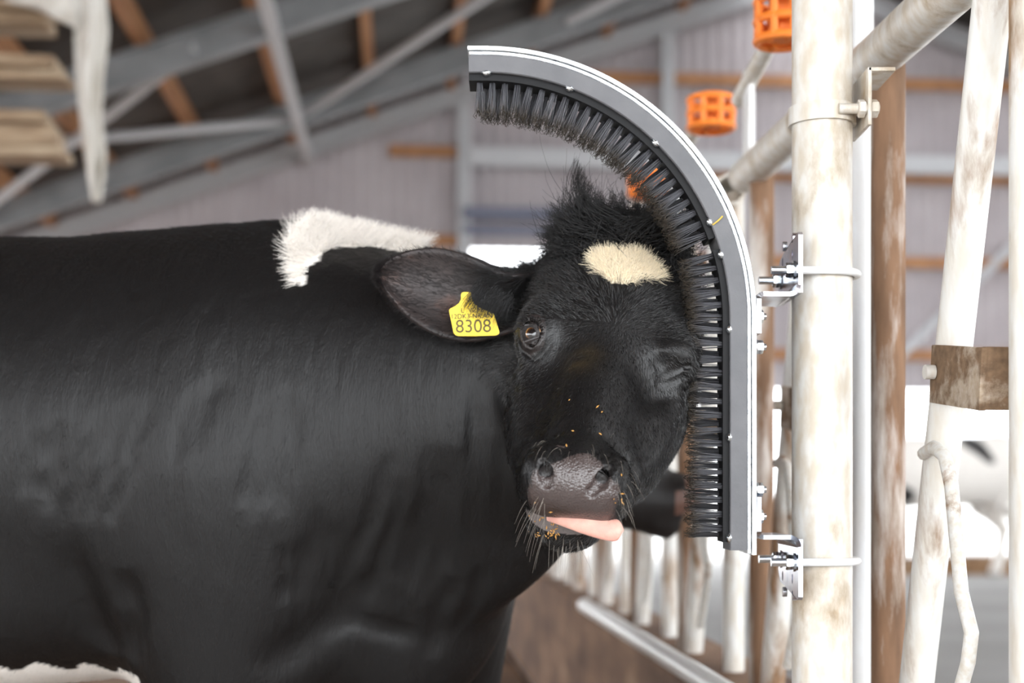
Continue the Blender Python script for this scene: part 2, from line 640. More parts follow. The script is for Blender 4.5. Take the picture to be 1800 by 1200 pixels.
# ---------------------------------------------------------------- colours of the coat
def in_poly(x, y, poly):
    """soft-free point in polygon test"""
    c = np.zeros(len(x), bool)
    n = len(poly)
    j = n - 1
    for i in range(n):
        xi, yi = poly[i]; xj, yj = poly[j]
        m = ((yi > y) != (yj > y)) & (x < (xj - xi) * (y - yi) / ((yj - yi) + 1e-12) + xi)
        c ^= m
        j = i
    return c


def sinoise(p, f, seed=0):
    r = np.random.default_rng(seed)
    o = np.zeros(len(p))
    for _ in range(6):
        k = r.normal(size=3) * f
        o += np.sin(p @ k + r.uniform(0, 6.28))
    return o / 6


_star = w2h(hits([(1046, 450), (1066, 444), (1095, 448), (1122, 448), (1140, 458), (1150, 474), (1160, 488), (1142, 491), (1122, 489), (1100, 499), (1076, 495), (1058, 482), (1045, 466)]))
STAR = [(q[0], q[1]) for q in _star]
_wz = [(513, 408), (522, 390), (560, 380), (640, 380), (720, 400), (745, 442), (690, 441), (645, 437), (600, 436), (565, 450), (545, 470), (532, 497), (516, 497), (513, 465), (510, 432)]
WITHERS = [((x - PCX) / FPX * yy, CAMZ - (y - PCY) / FPX * yy) for x, y in _wz for yy in [2.06 if y < 425 else 2.06 - 0.14 * min(1, (y - 425) / 60)]]
NOSE_T = w2h(hits([(1000, 805)]))[0]


def coat_masks(w, jit=0.0):
    h = w2h(w)
    g = h[:, :2] + 0.006 * jit * np.stack([sinoise(w, 90, 1), sinoise(w, 90, 2)], 1)
    star = in_poly(g[:, 0], g[:, 1], STAR) & (h[:, 2] > -0.06)
    gx = w[:, 0] + 0.012 * jit * sinoise(w, 60, 3); gz = w[:, 2] + 0.012 * jit * sinoise(w, 60, 4)
    wit = in_poly(gx, gz, WITHERS) & (w[:, 1] > 1.8)
    bel = (gz < 0.650 + 0.004 * sinoise(w, 20, 5)) & (gx < -0.515) & (gz > 0.5) & (w[:, 0] > -1.35)
    jn = 0.006 * sinoise(w, 110, 6)
    pn = np.abs(h[:, 0])
    pad = (h[:, 1] > 0.205) & (h[:, 2] < NOSE_T[2] + 0.002 - 7.0 * pn ** 2 + jn * 0.9) & (h[:, 2] > -0.088) & (pn < 0.047 - 0.25 * np.clip(-0.05 - h[:, 2], 0, 1) + jn * 0.5)
    lip = (h[:, 1] > 0.200) & (h[:, 2] <= -0.088) & (h[:, 2] > -0.1035 + 0.004 * sinoise(w, 120, 7))
    q = (w - EYE_C) @ EYE_F
    lid = (np.sqrt((q[:, 0] / 0.0115) ** 2 + (q[:, 1] / 0.0165) ** 2) < 1.6 + 0.15 * sinoise(w, 150, 8)) & (np.abs(q[:, 2]) < 0.03)
    tan = np.exp(-((w - BRIDGE_C) ** 2).sum(1) / 0.022 ** 2)
    return star, wit, bel, pad, lip, lid, tan


BRIDGE_C = hit(1022, 632)
BLACK = np.array([0.0048, 0.0043, 0.0044])
CREAM = np.array([0.86, 0.74, 0.54])
WHITE = np.array([0.90, 0.85, 0.79])


def coat_rgb(w, jit=1.0):
    star, wit, bel, pad, lip, lid, tan = coat_masks(w, jit)
    c = np.tile(BLACK, (len(w), 1))
    c += (tan * np.clip(0.6 + 0.8 * sinoise(w, 120, 9), 0, 1))[:, None] * np.array([0.030, 0.020, 0.007])
    c[star] = CREAM
    c[wit] = WHITE
    c[bel] = WHITE * 0.85
    c[lid & ~star] = (0.022, 0.017, 0.016)
    c[lip] = (0.15, 0.13, 0.125)
    c[pad] = (0.060, 0.044, 0.041)
    for pts, rad in NOS:                                      # dark nostril skin, with the shade of the cavities painted in
        for i in range(2):
            c[(segd(w, pts[i], pts[i + 1])[0] < rad[i + 1] * 0.85)] = (0.010, 0.008, 0.008)
        c[segd(w, pts[1] + 0.006 * HR @ np.array([0, -1, 0]), pts[1] + 0.03 * HR @ np.array([0, -1, -0.1]))[0] < rad[1] * 1.1] = (0.010, 0.008, 0.008)
    pad = pad & (c[:, 0] > 0.03)
    return c, pad, lip, lid


def coat_material():
    m = bpy.data.materials.new('cow_coat')
    m.use_nodes = True
    L = m.node_tree.links
    b = m.node_tree.nodes['Principled BSDF']
    at = nd(m, 'ShaderNodeAttribute', attribute_name='coat')
    wt = nd(m, 'ShaderNodeAttribute', attribute_name='wet')
    L.new(at.outputs['Color'], b.inputs['Base Color'])
    sr = nd(m, 'ShaderNodeMapRange'); sr.inputs['To Min'].default_value = 0.32; sr.inputs['To Max'].default_value = 0.75
    L.new(wt.outputs['Fac'], sr.inputs['Value']); L.new(sr.outputs['Result'], b.inputs['Specular IOR Level'])
    mr = nd(m, 'ShaderNodeMapRange')
    mr.inputs['To Min'].default_value = 0.47
    mr.inputs['To Max'].default_value = 0.24
    L.new(wt.outputs['Fac'], mr.inputs['Value'])
    L.new(mr.outputs['Result'], b.inputs['Roughness'])
    tc = nd(m, 'ShaderNodeTexCoord')
    vo = nd(m, 'ShaderNodeTexVoronoi'); vo.inputs['Scale'].default_value = 420
    L.new(tc.outputs['Object'], vo.inputs['Vector'])
    mu = nd(m, 'ShaderNodeMath', operation='MULTIPLY'); mu.use_clamp = True
    L.new(wt.outputs['Fac'], mu.inputs[0]); mu.inputs[1].default_value = 0.5
    bp = nd(m, 'ShaderNodeBump'); bp.invert = True
    bp.inputs['Distance'].default_value = 0.0012
    L.new(mu.outputs[0], bp.inputs['Strength'])
    L.new(vo.outputs['Distance'], bp.inputs['Height'])
    # fine lie of the hair between the strands
    mp = nd(m, 'ShaderNodeMapping'); mp.inputs['Scale'].default_value = (1.0, 1.0, 0.22)
    mp.inputs['Rotation'].default_value = (0, math.radians(25), 0)
    L.new(tc.outputs['Object'], mp.inputs['Vector'])
    nz = nd(m, 'ShaderNodeTexNoise'); nz.inputs['Scale'].default_value = 520; nz.inputs['Detail'].default_value = 3
    L.new(mp.outputs['Vector'], nz.inputs['Vector'])
    b2 = nd(m, 'ShaderNodeBump'); b2.inputs['Strength'].default_value = 0.55; b2.inputs['Distance'].default_value = 0.0012
    L.new(nz.outputs['Fac'], b2.inputs['Height']); L.new(bp.outputs['Normal'], b2.inputs['Normal'])
    m3 = nd(m, 'ShaderNodeMapping'); m3.inputs['Scale'].default_value = (1.0, 1.0, 0.14)
    m3.inputs['Rotation'].default_value = (0, math.radians(16), 0)
    L.new(tc.outputs['Object'], m3.inputs['Vector'])
    n3 = nd(m, 'ShaderNodeTexNoise'); n3.inputs['Scale'].default_value = 42; n3.inputs['Detail'].default_value = 4; n3.inputs['Distortion'].default_value = 0.4
    L.new(m3.outputs['Vector'], n3.inputs['Vector'])
    iv = nd(m, 'ShaderNodeMath', operation='SUBTRACT'); iv.inputs[0].default_value = 0.5; L.new(wt.outputs['Fac'], iv.inputs[1]); iv.use_clamp = True
    b3 = nd(m, 'ShaderNodeBump'); b3.inputs['Distance'].default_value = 0.006
    L.new(iv.outputs[0], b3.inputs['Strength'])
    L.new(n3.outputs['Fac'], b3.inputs['Height']); L.new(b2.outputs['Normal'], b3.inputs['Normal'])
    L.new(b3.outputs['Normal'], b.inputs['Normal'])
    return m


def hair_material(name, rough=0.28, spec=0.32):
    m = bpy.data.materials.new(name)
    m.use_nodes = True
    b = m.node_tree.nodes['Principled BSDF']
    at = nd(m, 'ShaderNodeAttribute', attribute_name='hcol')
    m.node_tree.links.new(at.outputs['Color'], b.inputs['Base Color'])
    b.inputs['Roughness'].default_value = rough
    b.inputs['Specular IOR Level'].default_value = spec
    return m


# ---------------------------------------------------------------- hair
def tri_sampler(me, keep):
    """surface sampler over the triangles of me whose centre passes keep(centres, normals)"""
    me.calc_loop_triangles()
    n = len(me.loop_triangles)
    idx = np.empty(n * 3, np.int32); me.loop_triangles.foreach_get('vertices', idx)
    idx = idx.reshape(-1, 3)
    co, no = mesh_arrays(me)
    a, b, c = co[idx[:, 0]], co[idx[:, 1]], co[idx[:, 2]]
    cr = np.cross(b - a, c - a)
    ar = 0.5 * np.linalg.norm(cr, axis=1)
    ctr = (a + b + c) / 3
    nn = no[idx].mean(1); nn /= np.linalg.norm(nn, axis=1)[:, None] + 1e-9
    wgt = ar * keep(ctr, nn)
    cum = np.cumsum(wgt); tot = cum[-1]

    def sample(k):
        t = np.searchsorted(cum, rng.uniform(0, tot, k)); t = np.minimum(t, n - 1)
        u, v = rng.uniform(size=(2, k)); fl = u + v > 1
        u[fl] = 1 - u[fl]; v[fl] = 1 - v[fl]
        w = 1 - u - v
        p = a[t] * w[:, None] + b[t] * u[:, None] + c[t] * v[:, None]
        m = no[idx[t, 0]] * w[:, None] + no[idx[t, 1]] * u[:, None] + no[idx[t, 2]] * v[:, None]
        m /= np.linalg.norm(m, axis=1)[:, None] + 1e-9
        return p, m
    return sample


def make_hair(name, pts, rgb, r0, r1, mat, parent):
    """pts (n, k, 3) -> one curves object"""
    n, k, _ = pts.shape
    hc = bpy.data.hair_curves.new(name)
    hc.add_curves([k] * n)
    hc.position_data.foreach_set('vector', np.ascontiguousarray(pts, np.float32).ravel())
    ra = hc.attributes.get('radius') or hc.attributes.new('radius', 'FLOAT', 'POINT')
    rr = np.linspace(1, 0, k)[None] * (np.asarray(r0) - r1).reshape(-1, 1) * np.ones((n, 1)) + r1
    ra.data.foreach_set('value', rr.astype(np.float32).ravel())
    ca = hc.attributes.new('hcol', 'FLOAT_COLOR', 'CURVE')
    ca.data.foreach_set('color', np.concatenate([np.clip(rgb, 0, 1), np.ones((n, 1))], 1).astype(np.float32).ravel())
    hc.materials.append(mat)
    o = bpy.data.objects.new(name, hc)
    col.objects.link(o)
    if parent is not None:
        o.parent = parent
        o.matrix_parent_inverse = parent.matrix_world.inverted()
    return o


def unit(v):
    return v / (np.linalg.norm(v, axis=-1, keepdims=True) + 1e-9)


def lay(p, n, flow, length, lift, k=4, frizz=0.1, droop=0.0):
    """strands from p, leaning along flow over the skin with normal n"""
    t = unit(flow - n * (flow * n).sum(1, keepdims=True))
    m = len(p)
    d = unit(t + n * lift.reshape(-1, 1) + frizz * rng.normal(size=(m, 3)))
    out = np.empty((m, k, 3))
    out[:, 0] = p - n * 0.0008
    step = (length / (k - 1)).reshape(-1, 1)
    for i in range(1, k):
        out[:, i] = out[:, i - 1] + d * step
        d = unit(d + (t - n * 0.25) * droop + frizz * 0.6 * rng.normal(size=(m, 3)))
    return out


WHORL = w2h(hits([(1082, 572)]))[0]


def flow_field(p):
    """direction the coat lies in: back and down on the body, away from the whorl on the face"""
    h = w2h(p)
    sg = lambda x: 1 / (1 + np.exp(-np.clip(x, -40, 40)))
    on = sg((h[:, 1] + 0.235) / 0.02) * sg((h[:, 2] + 0.125) / 0.014) * sg((0.13 - np.abs(h[:, 0])) / 0.012)
    dl = h - WHORL
    up = h[:, 1] < WHORL[1]
    fv = np.stack([np.where(up, 2.2, 0.55) * dl[:, 0], np.where(up, 1.0, 0.9) * dl[:, 1] + 0.015 * np.sign(dl[:, 1]), -0.12 * np.abs(dl[:, 0])], 1)
    fw = unit(fv @ HR.T)
    b = np.tile(np.array([-0.45, 0.0, -0.9]), (len(p), 1))
    b[:, 0] += 0.35 * sinoise(p, 9, 11); b[:, 2] += 0.25 * sinoise(p, 9, 12)
    top = np.clip((p[:, 2] - 1.15) / 0.1, 0, 1)
    b[:, 0] -= top
    return unit(fw * on[:, None] + unit(b) * (1 - on[:, None]))


# ---------------------------------------------------------------- assemble
cow = empty('cow', (-0.6, 2.15, 0))
tag(cow, 'black cow with a white forehead star sticking out its tongue, leaning on the bristle brush', 'cow')
bpy.context.view_layer.update()


def cowpart(name, me, mat):
    o = link(name, me, mat, cow)
    o.matrix_parent_inverse = cow.matrix_world.inverted()
    return o


M_coat = coat_material()
cow_me = build_cow_mesh()
_co, _no = mesh_arrays(cow_me)
_rgb, _pad, _lip, _lid = coat_rgb(_co)
ca = cow_me.color_attributes.new('coat', 'FLOAT_COLOR', 'POINT')
ca.data.foreach_set('color', np.concatenate([_rgb, np.ones((len(_co), 1))], 1).astype(np.float32).ravel())
wa = cow_me.attributes.new('wet', 'FLOAT', 'POINT')
wa.data.foreach_set('value', np.clip(np.maximum(_pad * 1.0 + _lip * 0.8 + _lid * 0.4, 0.30 * np.clip((w2h(_co)[:, 1] + 0.10) / 0.08, 0, 1) * (w2h(_co)[:, 2] > -0.12)), 0, 1).astype(np.float32))
cow_body = cowpart('body', cow_me, M_coat)

M_fur = hair_material('short_fur')
M_tuft = hair_material('long_hair', 0.42, 0.45)
M_facefur = hair_material('face_fur', 0.24, 0.9)


def bare(c):
    star, wit, bel, pad, lip, lid, tan = coat_masks(c)
    return pad | lip | lid


def is_head(c):
    h = w2h(c)
    jt = 0.02 * sinoise(c, 70, 13)
    return (h[:, 1] > -0.22 + jt) & (h[:, 2] > -0.13 + jt) & (np.abs(h[:, 0]) < 0.14)


# short coat on the body
smp = tri_sampler(cow_me, lambda c, n: ((n[:, 1] < 0.35) & (c[:, 0] > -1.15) & (c[:, 2] > 0.45) & ~is_head(c)) * 1.0)
p, n = smp(105000)
L_ = rng.uniform(0.010, 0.018, len(p)) * (1 - 0.35 * np.clip((w2h(p)[:, 1] + 0.30) / 0.1, 0, 1))
g, *_x = coat_rgb(p)
g = g * rng.uniform(0.45, 1.1, (len(p), 1))
pts = lay(p, n, flow_field(p), L_, rng.uniform(0.03, 0.14, len(p)), 4, 0.07, 0.05)
make_hair('body_fur', pts, g, 0.00024, 0.00006, M_fur, cow)['kind'] = 'stuff'
# short coat on the face
smp = tri_sampler(cow_me, lambda c, n: (is_head(c) & ~bare(c) & (n[:, 1] < 0.45)) * 1.0)
p, n = smp(60000)
h = w2h(p)
L_ = rng.uniform(0.005, 0.010, len(p)) * (1 + 0.9 * np.clip((-0.02 - h[:, 1]) / 0.1, 0, 1))
g, *_x = coat_rgb(p)
g = g * rng.uniform(0.8, 2.6, (len(p), 1)) * np.where(g[:, :1] > 0.3, 0.5, 1.0)
pts = lay(p, n, flow_field(p), L_, rng.uniform(0.10, 0.35, len(p)), 4, 0.16, 0.05)
make_hair('face_fur', pts, g, 0.00023, 0.00006, M_facefur, cow)['kind'] = 'stuff'
# cream star, longer and shaggier
smp = tri_sampler(cow_me, lambda c, n: coat_masks(c)[0] * 1.0)
p, n = smp(7000)
g = np.tile(CREAM, (len(p), 1)) * rng.uniform(0.8, 1.15, (len(p), 1))
pts = lay(p, n, flow_field(p) + 0.5 * rng.normal(size=p.shape), rng.uniform(0.012, 0.022, len(p)), rng.uniform(0.2, 0.6, len(p)), 5, 0.2, 0.1)
make_hair('star_hair', pts, g, 0.00035, 0.00008, M_tuft, cow)['kind'] = 'stuff'
# white hair on the withers, standing up along the crest
smp = tri_sampler(cow_me, lambda c, n: (coat_masks(c)[1] & (n[:, 1] < 0.5)) * 1.0)
p, n = smp(9000)
g = np.tile(WHITE, (len(p), 1)) * rng.uniform(0.85, 1.12, (len(p), 1))
fl = np.tile(np.array([0.35, 0, 0.25]), (len(p), 1)) + 0.4 * rng.normal(size=p.shape)
fl[:, 0] += 0.5 * sinoise(p, 140, 21); fl[:, 2] += 0.5 * sinoise(p, 140, 22)
top = np.clip((p[:, 2] - 1.21) / 0.04, 0, 1)
low = flow_field(p)
fl = fl * top[:, None] + low * (1 - top[:, None])
pts = lay(p, n, fl, rng.uniform(0.014, 0.024, len(p)) * (1 + 0.5 * top), rng.uniform(0.2, 0.5, len(p)) * (1 + 2.0 * top), 5, 0.12, 0.05)
make_hair('withers_hair', pts, g, 0.00035, 0.00008, M_tuft, cow)['kind'] = 'stuff'

# forelock: loose locks over the poll plus a fuzz between them
LOCKS = [((1092, 405), (1030, 308), 150, 14, 0.30), ((1104, 400), (1052, 330), 120, 12, 0.25), ((1115, 398), (1080, 335), 110, 12, 0.2), ((1070, 405), (1020, 345), 90, 12, 0.2),
         ((1050, 410), (990, 352), 90, 10, 0.2), ((1040, 415), (972, 372), 110, 14, 0.15), ((1025, 425), (955, 392), 110, 14, 0.1), ((1015, 432), (940, 415), 100, 14, 0.0),
         ((1012, 440), (948, 440), 80, 12, -0.1), ((1065, 400), (1010, 372), 110, 14, 0.2), ((1125, 398), (1118, 352), 90, 12, 0.1), ((1135, 398), (1150, 352), 90, 12, -0.1),
         ((1150, 398), (1172, 352), 90, 12, -0.15), ((1165, 400), (1198, 360), 90, 12, -0.2), ((1180, 405), (1218, 372), 90, 12, -0.2), ((1190, 410), (1228, 392), 90, 12, -0.2),
         ((1095, 412), (1140, 365), 80, 12, -0.2), ((1080, 420), (1045, 378), 90, 16, 0.1), ((1120, 420), (1175, 385), 90, 16, 0.1), ((1150, 425), (1205, 400), 100, 16, -0.1),
         ((1170, 430), (1150, 452), 60, 12, 0.2), ((1185, 440), (1160, 470), 60, 12, 0.2), ((1060, 418), (1030, 440), 70, 14, 0.1), ((1100, 415), (1095, 448), 60, 16, 0.0),
         ((1130, 418), (1128, 450), 60, 16, 0.0), ((1030, 430), (1010, 470), 80, 16, 0.0), ((1195, 440), (1205, 490), 80, 16, 0.0), ((1180, 470), (1190, 520), 60, 14, 0.0)]
roots = hits([r[0] for r in LOCKS])
for _i in range(len(roots)):
    if roots[_i, 1] > 2.0:                       # past the edge of the poll: bring the root back onto the skin
        roots[_i] = np.array(P(LOCKS[_i][0][0] - 6, LOCKS[_i][0][1] + 12, 1.86))
roots = project(base_sdf, roots, 12, 0.02)
allp, allc = [], []
toward = np.array([-0.02, -1.0, 0.15])
for (r, t, cnt, spr, curl), R0 in zip(LOCKS, roots):
    Y = R0[1]
    T = np.array(P(t[0], t[1], Y + rng.uniform(-0.02, 0.03)))
    ax = T - R0; ln = np.linalg.norm(ax)
    side = np.cross(ax, [0, 1, 0]); side /= np.linalg.norm(side) + 1e-9
    m = int(cnt * 1.5)
    base = R0 + rng.normal(size=(m, 3)) * spr * 0.00085 * np.array([1.4, 1.0, 0.8])
    sub = rng.integers(0, 4, m)                       # sub-locks that end in their own points
    soff = rng.normal(size=(4, 3)) * 0.007; slen = rng.uniform(0.75, 1.15, 4)
    stray = rng.uniform(size=(m, 1)) < 0.16
    tip = R0 + ax * (slen[sub][:, None] * rng.uniform(0.8, 1.06, (m, 1))) + soff[sub] + rng.normal(size=(m, 3)) * np.where(stray, 0.016, 0.0018)
    k = 9
    u = np.linspace(0, 1, k)[None, :, None]
    bow = side * ln * curl
    sw = rng.normal(size=(m, 1, 3)) * 0.003
    q = base[:, None] * (1 - u ** 0.75) + tip[:, None] * u ** 0.75 + (bow[None, None] + sw) * (np.sin(u * math.pi)) + toward * 0.012 * np.sin(u * math.pi)
    q += (rng.normal(size=(m, k, 3)) * 0.0006) * u
    allp.append(q)
    allc.append(np.tile(BLACK * 1.2, (m, 1)) * rng.uniform(0.6, 1.6, (m, 1)))
# fuzz
smp = tri_sampler(cow_me, lambda c, n: ((w2h(c)[:, 1] < -0.085) & (w2h(c)[:, 1] > -0.24) & (w2h(c)[:, 2] > -0.1) & (np.abs(w2h(c)[:, 0]) < 0.12) & ~coat_masks(c)[0]) * 1.0)
p, n = smp(5200)
fl = flow_field(p) + 0.5 * rng.normal(size=p.shape)
fl += 0.9 * np.stack([sinoise(p, 70, 31), sinoise(p, 70, 32), sinoise(p, 70, 33)], 1)
h = w2h(p)
amt = np.clip((-0.09 - h[:, 1]) / 0.06, 0.25, 1)
q = lay(p, n, fl, rng.uniform(0.018, 0.042, len(p)) * amt, rng.uniform(0.3, 1.1, len(p)), 9, 0.14, 0.12)
allp.append(q); allc.append(np.tile(BLACK * 1.1, (len(p), 1)) * rng.uniform(0.7, 1.5, (len(p), 1)))
make_hair('forelock', np.concatenate(allp), np.concatenate(allc), 0.00034, 0.00010, M_tuft, cow)['kind'] = 'stuff'

# whiskers on muzzle and chin
wp = hits([(x, y) for x, y in zip(rng.uniform(915, 960, 26), rng.uniform(870, 960, 26))] + [(x, y) for x, y in zip(rng.uniform(960, 1040, 26), rng.uniform(945, 975, 26))]
          + [(x, y) for x, y in zip(rng.uniform(1080, 1110, 14), rng.uniform(800, 900, 14))] + [(x, y) for x, y in zip(rng.uniform(930, 1080, 14), rng.uniform(770, 800, 14))])
wp = wp[wp[:, 1] < 1.72]
m = len(wp)
d = unit(wp - (HO + HS * HR @ np.array([0, 0.13, -0.09]))) + 0.25 * rng.normal(size=(m, 3)) + np.array([0, -0.2, -0.35])
u = np.linspace(0, 1, 6)[None, :, None]
q = wp[:, None] + unit(d)[:, None] * u * rng.uniform(0.015, 0.045, (m, 1, 1)) + np.array([0, 0, -0.012]) * u ** 2
make_hair('whiskers', q, np.tile([0.25, 0.22, 0.19], (m, 1)), 0.00022, 0.00005, M_tuft, cow)

# ---------------------------------------------------------------- open eye
def eye_material():
    m = bpy.data.materials.new('eyeball')
    m.use_nodes = True
    L = m.node_tree.links
    b = m.node_tree.nodes['Principled BSDF']
    tc = nd(m, 'ShaderNodeTexCoord')
    sp = nd(m, 'ShaderNodeSeparateXYZ'); L.new(tc.outputs['Object'], sp.inputs[0])
    cb = nd(m, 'ShaderNodeCombineXYZ')
    L.new(sp.outputs['X'], cb.inputs['X']); L.new(sp.outputs['Y'], cb.inputs['Y'])
    ln = nd(m, 'ShaderNodeVectorMath', operation='LENGTH'); L.new(cb.outputs[0], ln.inputs[0])
    rp = nd(m, 'ShaderNodeValToRGB')
    mr = nd(m, 'ShaderNodeMapRange'); mr.inputs['From Max'].default_value = 0.016
    L.new(ln.outputs['Value'], mr.inputs['Value']); L.new(mr.outputs['Result'], rp.inputs['Fac'])
    el = rp.color_ramp.elements
    for _ in range(4): el.new(0.5)
    for e, (q, c) in zip(el, [(0.0, (0.004, 0.004, 0.005)), (0.36, (0.004, 0.004, 0.005)), (0.42, (0.03, 0.012, 0.005)), (0.52, (0.09, 0.034, 0.010)), (0.58, (0.38, 0.18, 0.05)), (0.72, (0.48, 0.34, 0.28))]):
        e.position = q; e.color = (*c, 1)
    L.new(rp.outputs['Color'], b.inputs['Base Color'])
    b.inputs['Roughness'].default_value = 0.04
    b.inputs['Coat Weight'].default_value = 1.0
    b.inputs['Coat Roughness'].default_value = 0.02
    return m


bm = bmesh.new()
bmesh.ops.create_uvsphere(bm, u_segments=32, v_segments=20, radius=0.0155)
me = bpy.data.meshes.new('eye'); bm.to_mesh(me); bm.free()
me.polygons.foreach_set('use_smooth', [True] * len(me.polygons))
eye = cowpart('eye', me, eye_material())
gz = unit(np.array([0, 0, CAMZ]) - EYE_C)
gz = unit(0.55 * EYE_F[:, 2] + 0.45 * gz)
gx = unit(np.cross(EYE_F[:, 1], gz)); gy = np.cross(gz, gx)
EM = Matrix(((gx[0], gy[0], gz[0], 0), (gx[1], gy[1], gz[1], 0), (gx[2], gy[2], gz[2], 0), (0, 0, 0, 1)))
eye.matrix_world = Matrix.Translation(Vector(EYE_C - EYE_F[:, 2] * 0.0135)) @ EM
eye['label'] = 'glossy dark brown eye'
# lashes
m = 70
th = rng.uniform(0.15, math.pi - 0.15, m)
b0 = EYE_C + (np.stack([np.cos(th) * 0.0115, np.sin(th) * 0.016, np.full(m, 0.0035)], 1)) @ EYE_F.T
dd = (np.stack([np.cos(th) * 0.7, np.sin(th) * 0.45 + 0.1, np.full(m, 0.75)], 1) + 0.15 * rng.normal(size=(m, 3))) @ EYE_F.T
u = np.linspace(0, 1, 5)[None, :, None]
q = b0[:, None] + unit(dd)[:, None] * u * rng.uniform(0.009, 0.017, (m, 1, 1)) + np.array([0, 0, -0.005]) * u ** 2
make_hair('eyelashes', q, np.tile([0.012, 0.01, 0.01], (m, 1)), 0.0003, 0.00006, M_tuft, cow)

# ---------------------------------------------------------------- tongue
M_tongue = principled('tongue', (0.70, 0.36, 0.30), 0.38, spec=0.4)
noise_mix(M_tongue, [(0.35, (0.66, 0.32, 0.26)), (0.65, (0.74, 0.42, 0.34))], 60, 4, bump=0.25, bump_scale=900)
c0 = hit(1010, 912)
ctl = [(972, 898, 0.030, 0.013), (995, 905, 0.012, 0.0135), (1020, 914, 0.001, 0.0138), (1045, 922, -0.005, 0.0140), (1068, 929, -0.007, 0.0135), (1081, 931, -0.007, 0.0135), (1090, 932, -0.006, 0.0118), (1093, 933, -0.005, 0.004)]
vs, fs = [], []
K = 24
for i, (x, y, dy, hw) in enumerate(ctl):
    c = np.array(P(x, y, c0[1] + dy))
    j0, j1 = ctl[max(i - 1, 0)], ctl[min(i + 1, len(ctl) - 1)]
    ax = np.array(P(j1[0], j1[1], c0[1] + j1[2])) - np.array(P(j0[0], j0[1], c0[1] + j0[2])); ax = ax / np.linalg.norm(ax)
    wd = np.cross(ax, [0, -1.0, 0.35]); wd /= np.linalg.norm(wd)
    th_ = np.cross(wd, ax)
    for k in range(K):
        a_ = 2 * math.pi * k / K
        cu = -0.0015 * math.cos(2 * a_)
        vs.append(c + wd * math.cos(a_) * hw + th_ * (math.sin(a_) * min(0.0055, hw * 0.6) + cu))
for i in range(len(ctl) - 1):
    for k in range(K):
        fs.append((i * K + k, i * K + (k + 1) % K, (i + 1) * K + (k + 1) % K, (i + 1) * K + k))
fs.append(tuple(range(K))); fs.append(tuple((len(ctl) - 1) * K + k for k in reversed(range(K))))
me = mesh_from(vs, fs, 'tongue', True)
tongue = cowpart('tongue', me, M_tongue)
sd = tongue.modifiers.new('smooth', 'SUBSURF'); sd.levels = sd.render_levels = 2
tongue['label'] = 'pink tongue poking out sideways'

# ---------------------------------------------------------------- ears
M_ear = principled('ear_skin', (0.02, 0.016, 0.016), 0.55)
noise_mix(M_ear, [(0.35, (0.022, 0.018, 0.018)), (0.55, (0.042, 0.030, 0.028)), (0.68, (0.085, 0.034, 0.020))], 16, 3)


def ear_grid(upper, lower, cup, n_u=30, n_v=16):
    """concave leaf between an upper and a lower rim (lists of points)"""
    def res(pts):
        pts = np.array([tuple(q) for q in pts]); t = np.linspace(0, 1, len(pts)); tt = np.linspace(0, 1, n_u)
        # smooth resample
        out = np.stack([np.interp(tt, t, pts[:, i]) for i in range(3)], 1)
        for _ in range(2):
            out[1:-1] = 0.25 * out[:-2] + 0.5 * out[1:-1] + 0.25 * out[2:]
        return out
    U, Lw = res(upper), res(lower)
    G = np.empty((n_u, n_v, 3))
    for j in range(n_v):
        v = j / (n_v - 1)
        sm = 4 * v * (1 - v)
        dep = cup * sm * np.sin(np.clip(np.linspace(0.35, 1.0, n_u), 0, 1) * math.pi).clip(0.12, 1)[:, None]
        G[:, j] = U * (1 - v) + Lw * v + np.array([0.0, 1.0, 0.0]) * dep
    return G


def ear_mesh(G, th):
    n_u, n_v, _ = G.shape
    du = np.gradient(G, axis=0); dv = np.gradient(G, axis=1)
    N = np.cross(du, dv); N /= np.linalg.norm(N, axis=2)[..., None] + 1e-9
    if N[n_u // 2, n_v // 2, 1] > 0: N = -N
    B = G - N * th
    vs = np.concatenate([G.reshape(-1, 3), B.reshape(-1, 3)])
    o = n_u * n_v
    fs = []
    for i in range(n_u - 1):
        for j in range(n_v - 1):
            a, b, c, d = i * n_v + j, i * n_v + j + 1, (i + 1) * n_v + j + 1, (i + 1) * n_v + j
            fs.append((a, b, c, d)); fs.append((o + d, o + c, o + b, o + a))
    ring = [i * n_v for i in range(n_u)] + [(n_u - 1) * n_v + j for j in range(1, n_v)] + [i * n_v + n_v - 1 for i in range(n_u - 2, -1, -1)] + [j for j in range(n_v - 2, 0, -1)]
    for k in range(len(ring)):
        a, b = ring[k], ring[(k + 1) % len(ring)]
        fs.append((b, a, o + a, o + b))
    me = mesh_from(vs, fs, 'ear', True)
    bm = bmesh.new(); bm.from_mesh(me); bmesh.ops.recalc_face_normals(bm, faces=bm.faces); bm.to_mesh(me); bm.free()
    return me, N


EY = 1.842
ear_up = [P(948, 478, EY + 0.01), P(915, 487, EY), P(880, 482, EY - 0.002), P(845, 463, EY - 0.004), P(810, 447, EY - 0.004), P(770, 437, EY), P(730, 439, EY), P(695, 450, EY), P(673, 466, EY), P(666, 480, EY)]
ear_lo = [P(945, 560, EY - 0.01), P(915, 572, EY - 0.015), P(880, 585, EY - 0.02), P(845, 595, EY - 0.02), P(810, 597, EY - 0.016), P(770, 588, EY - 0.01), P(730, 565, EY - 0.006), P(700, 538, EY), P(676, 506, EY), P(667, 486, EY)]
G = ear_grid(ear_up, ear_lo, 0.028)
me, EN = ear_mesh(G, 0.005)
ear = cowpart('ear', me, M_ear)
ear['label'] = 'cupped black ear with brownish inside'


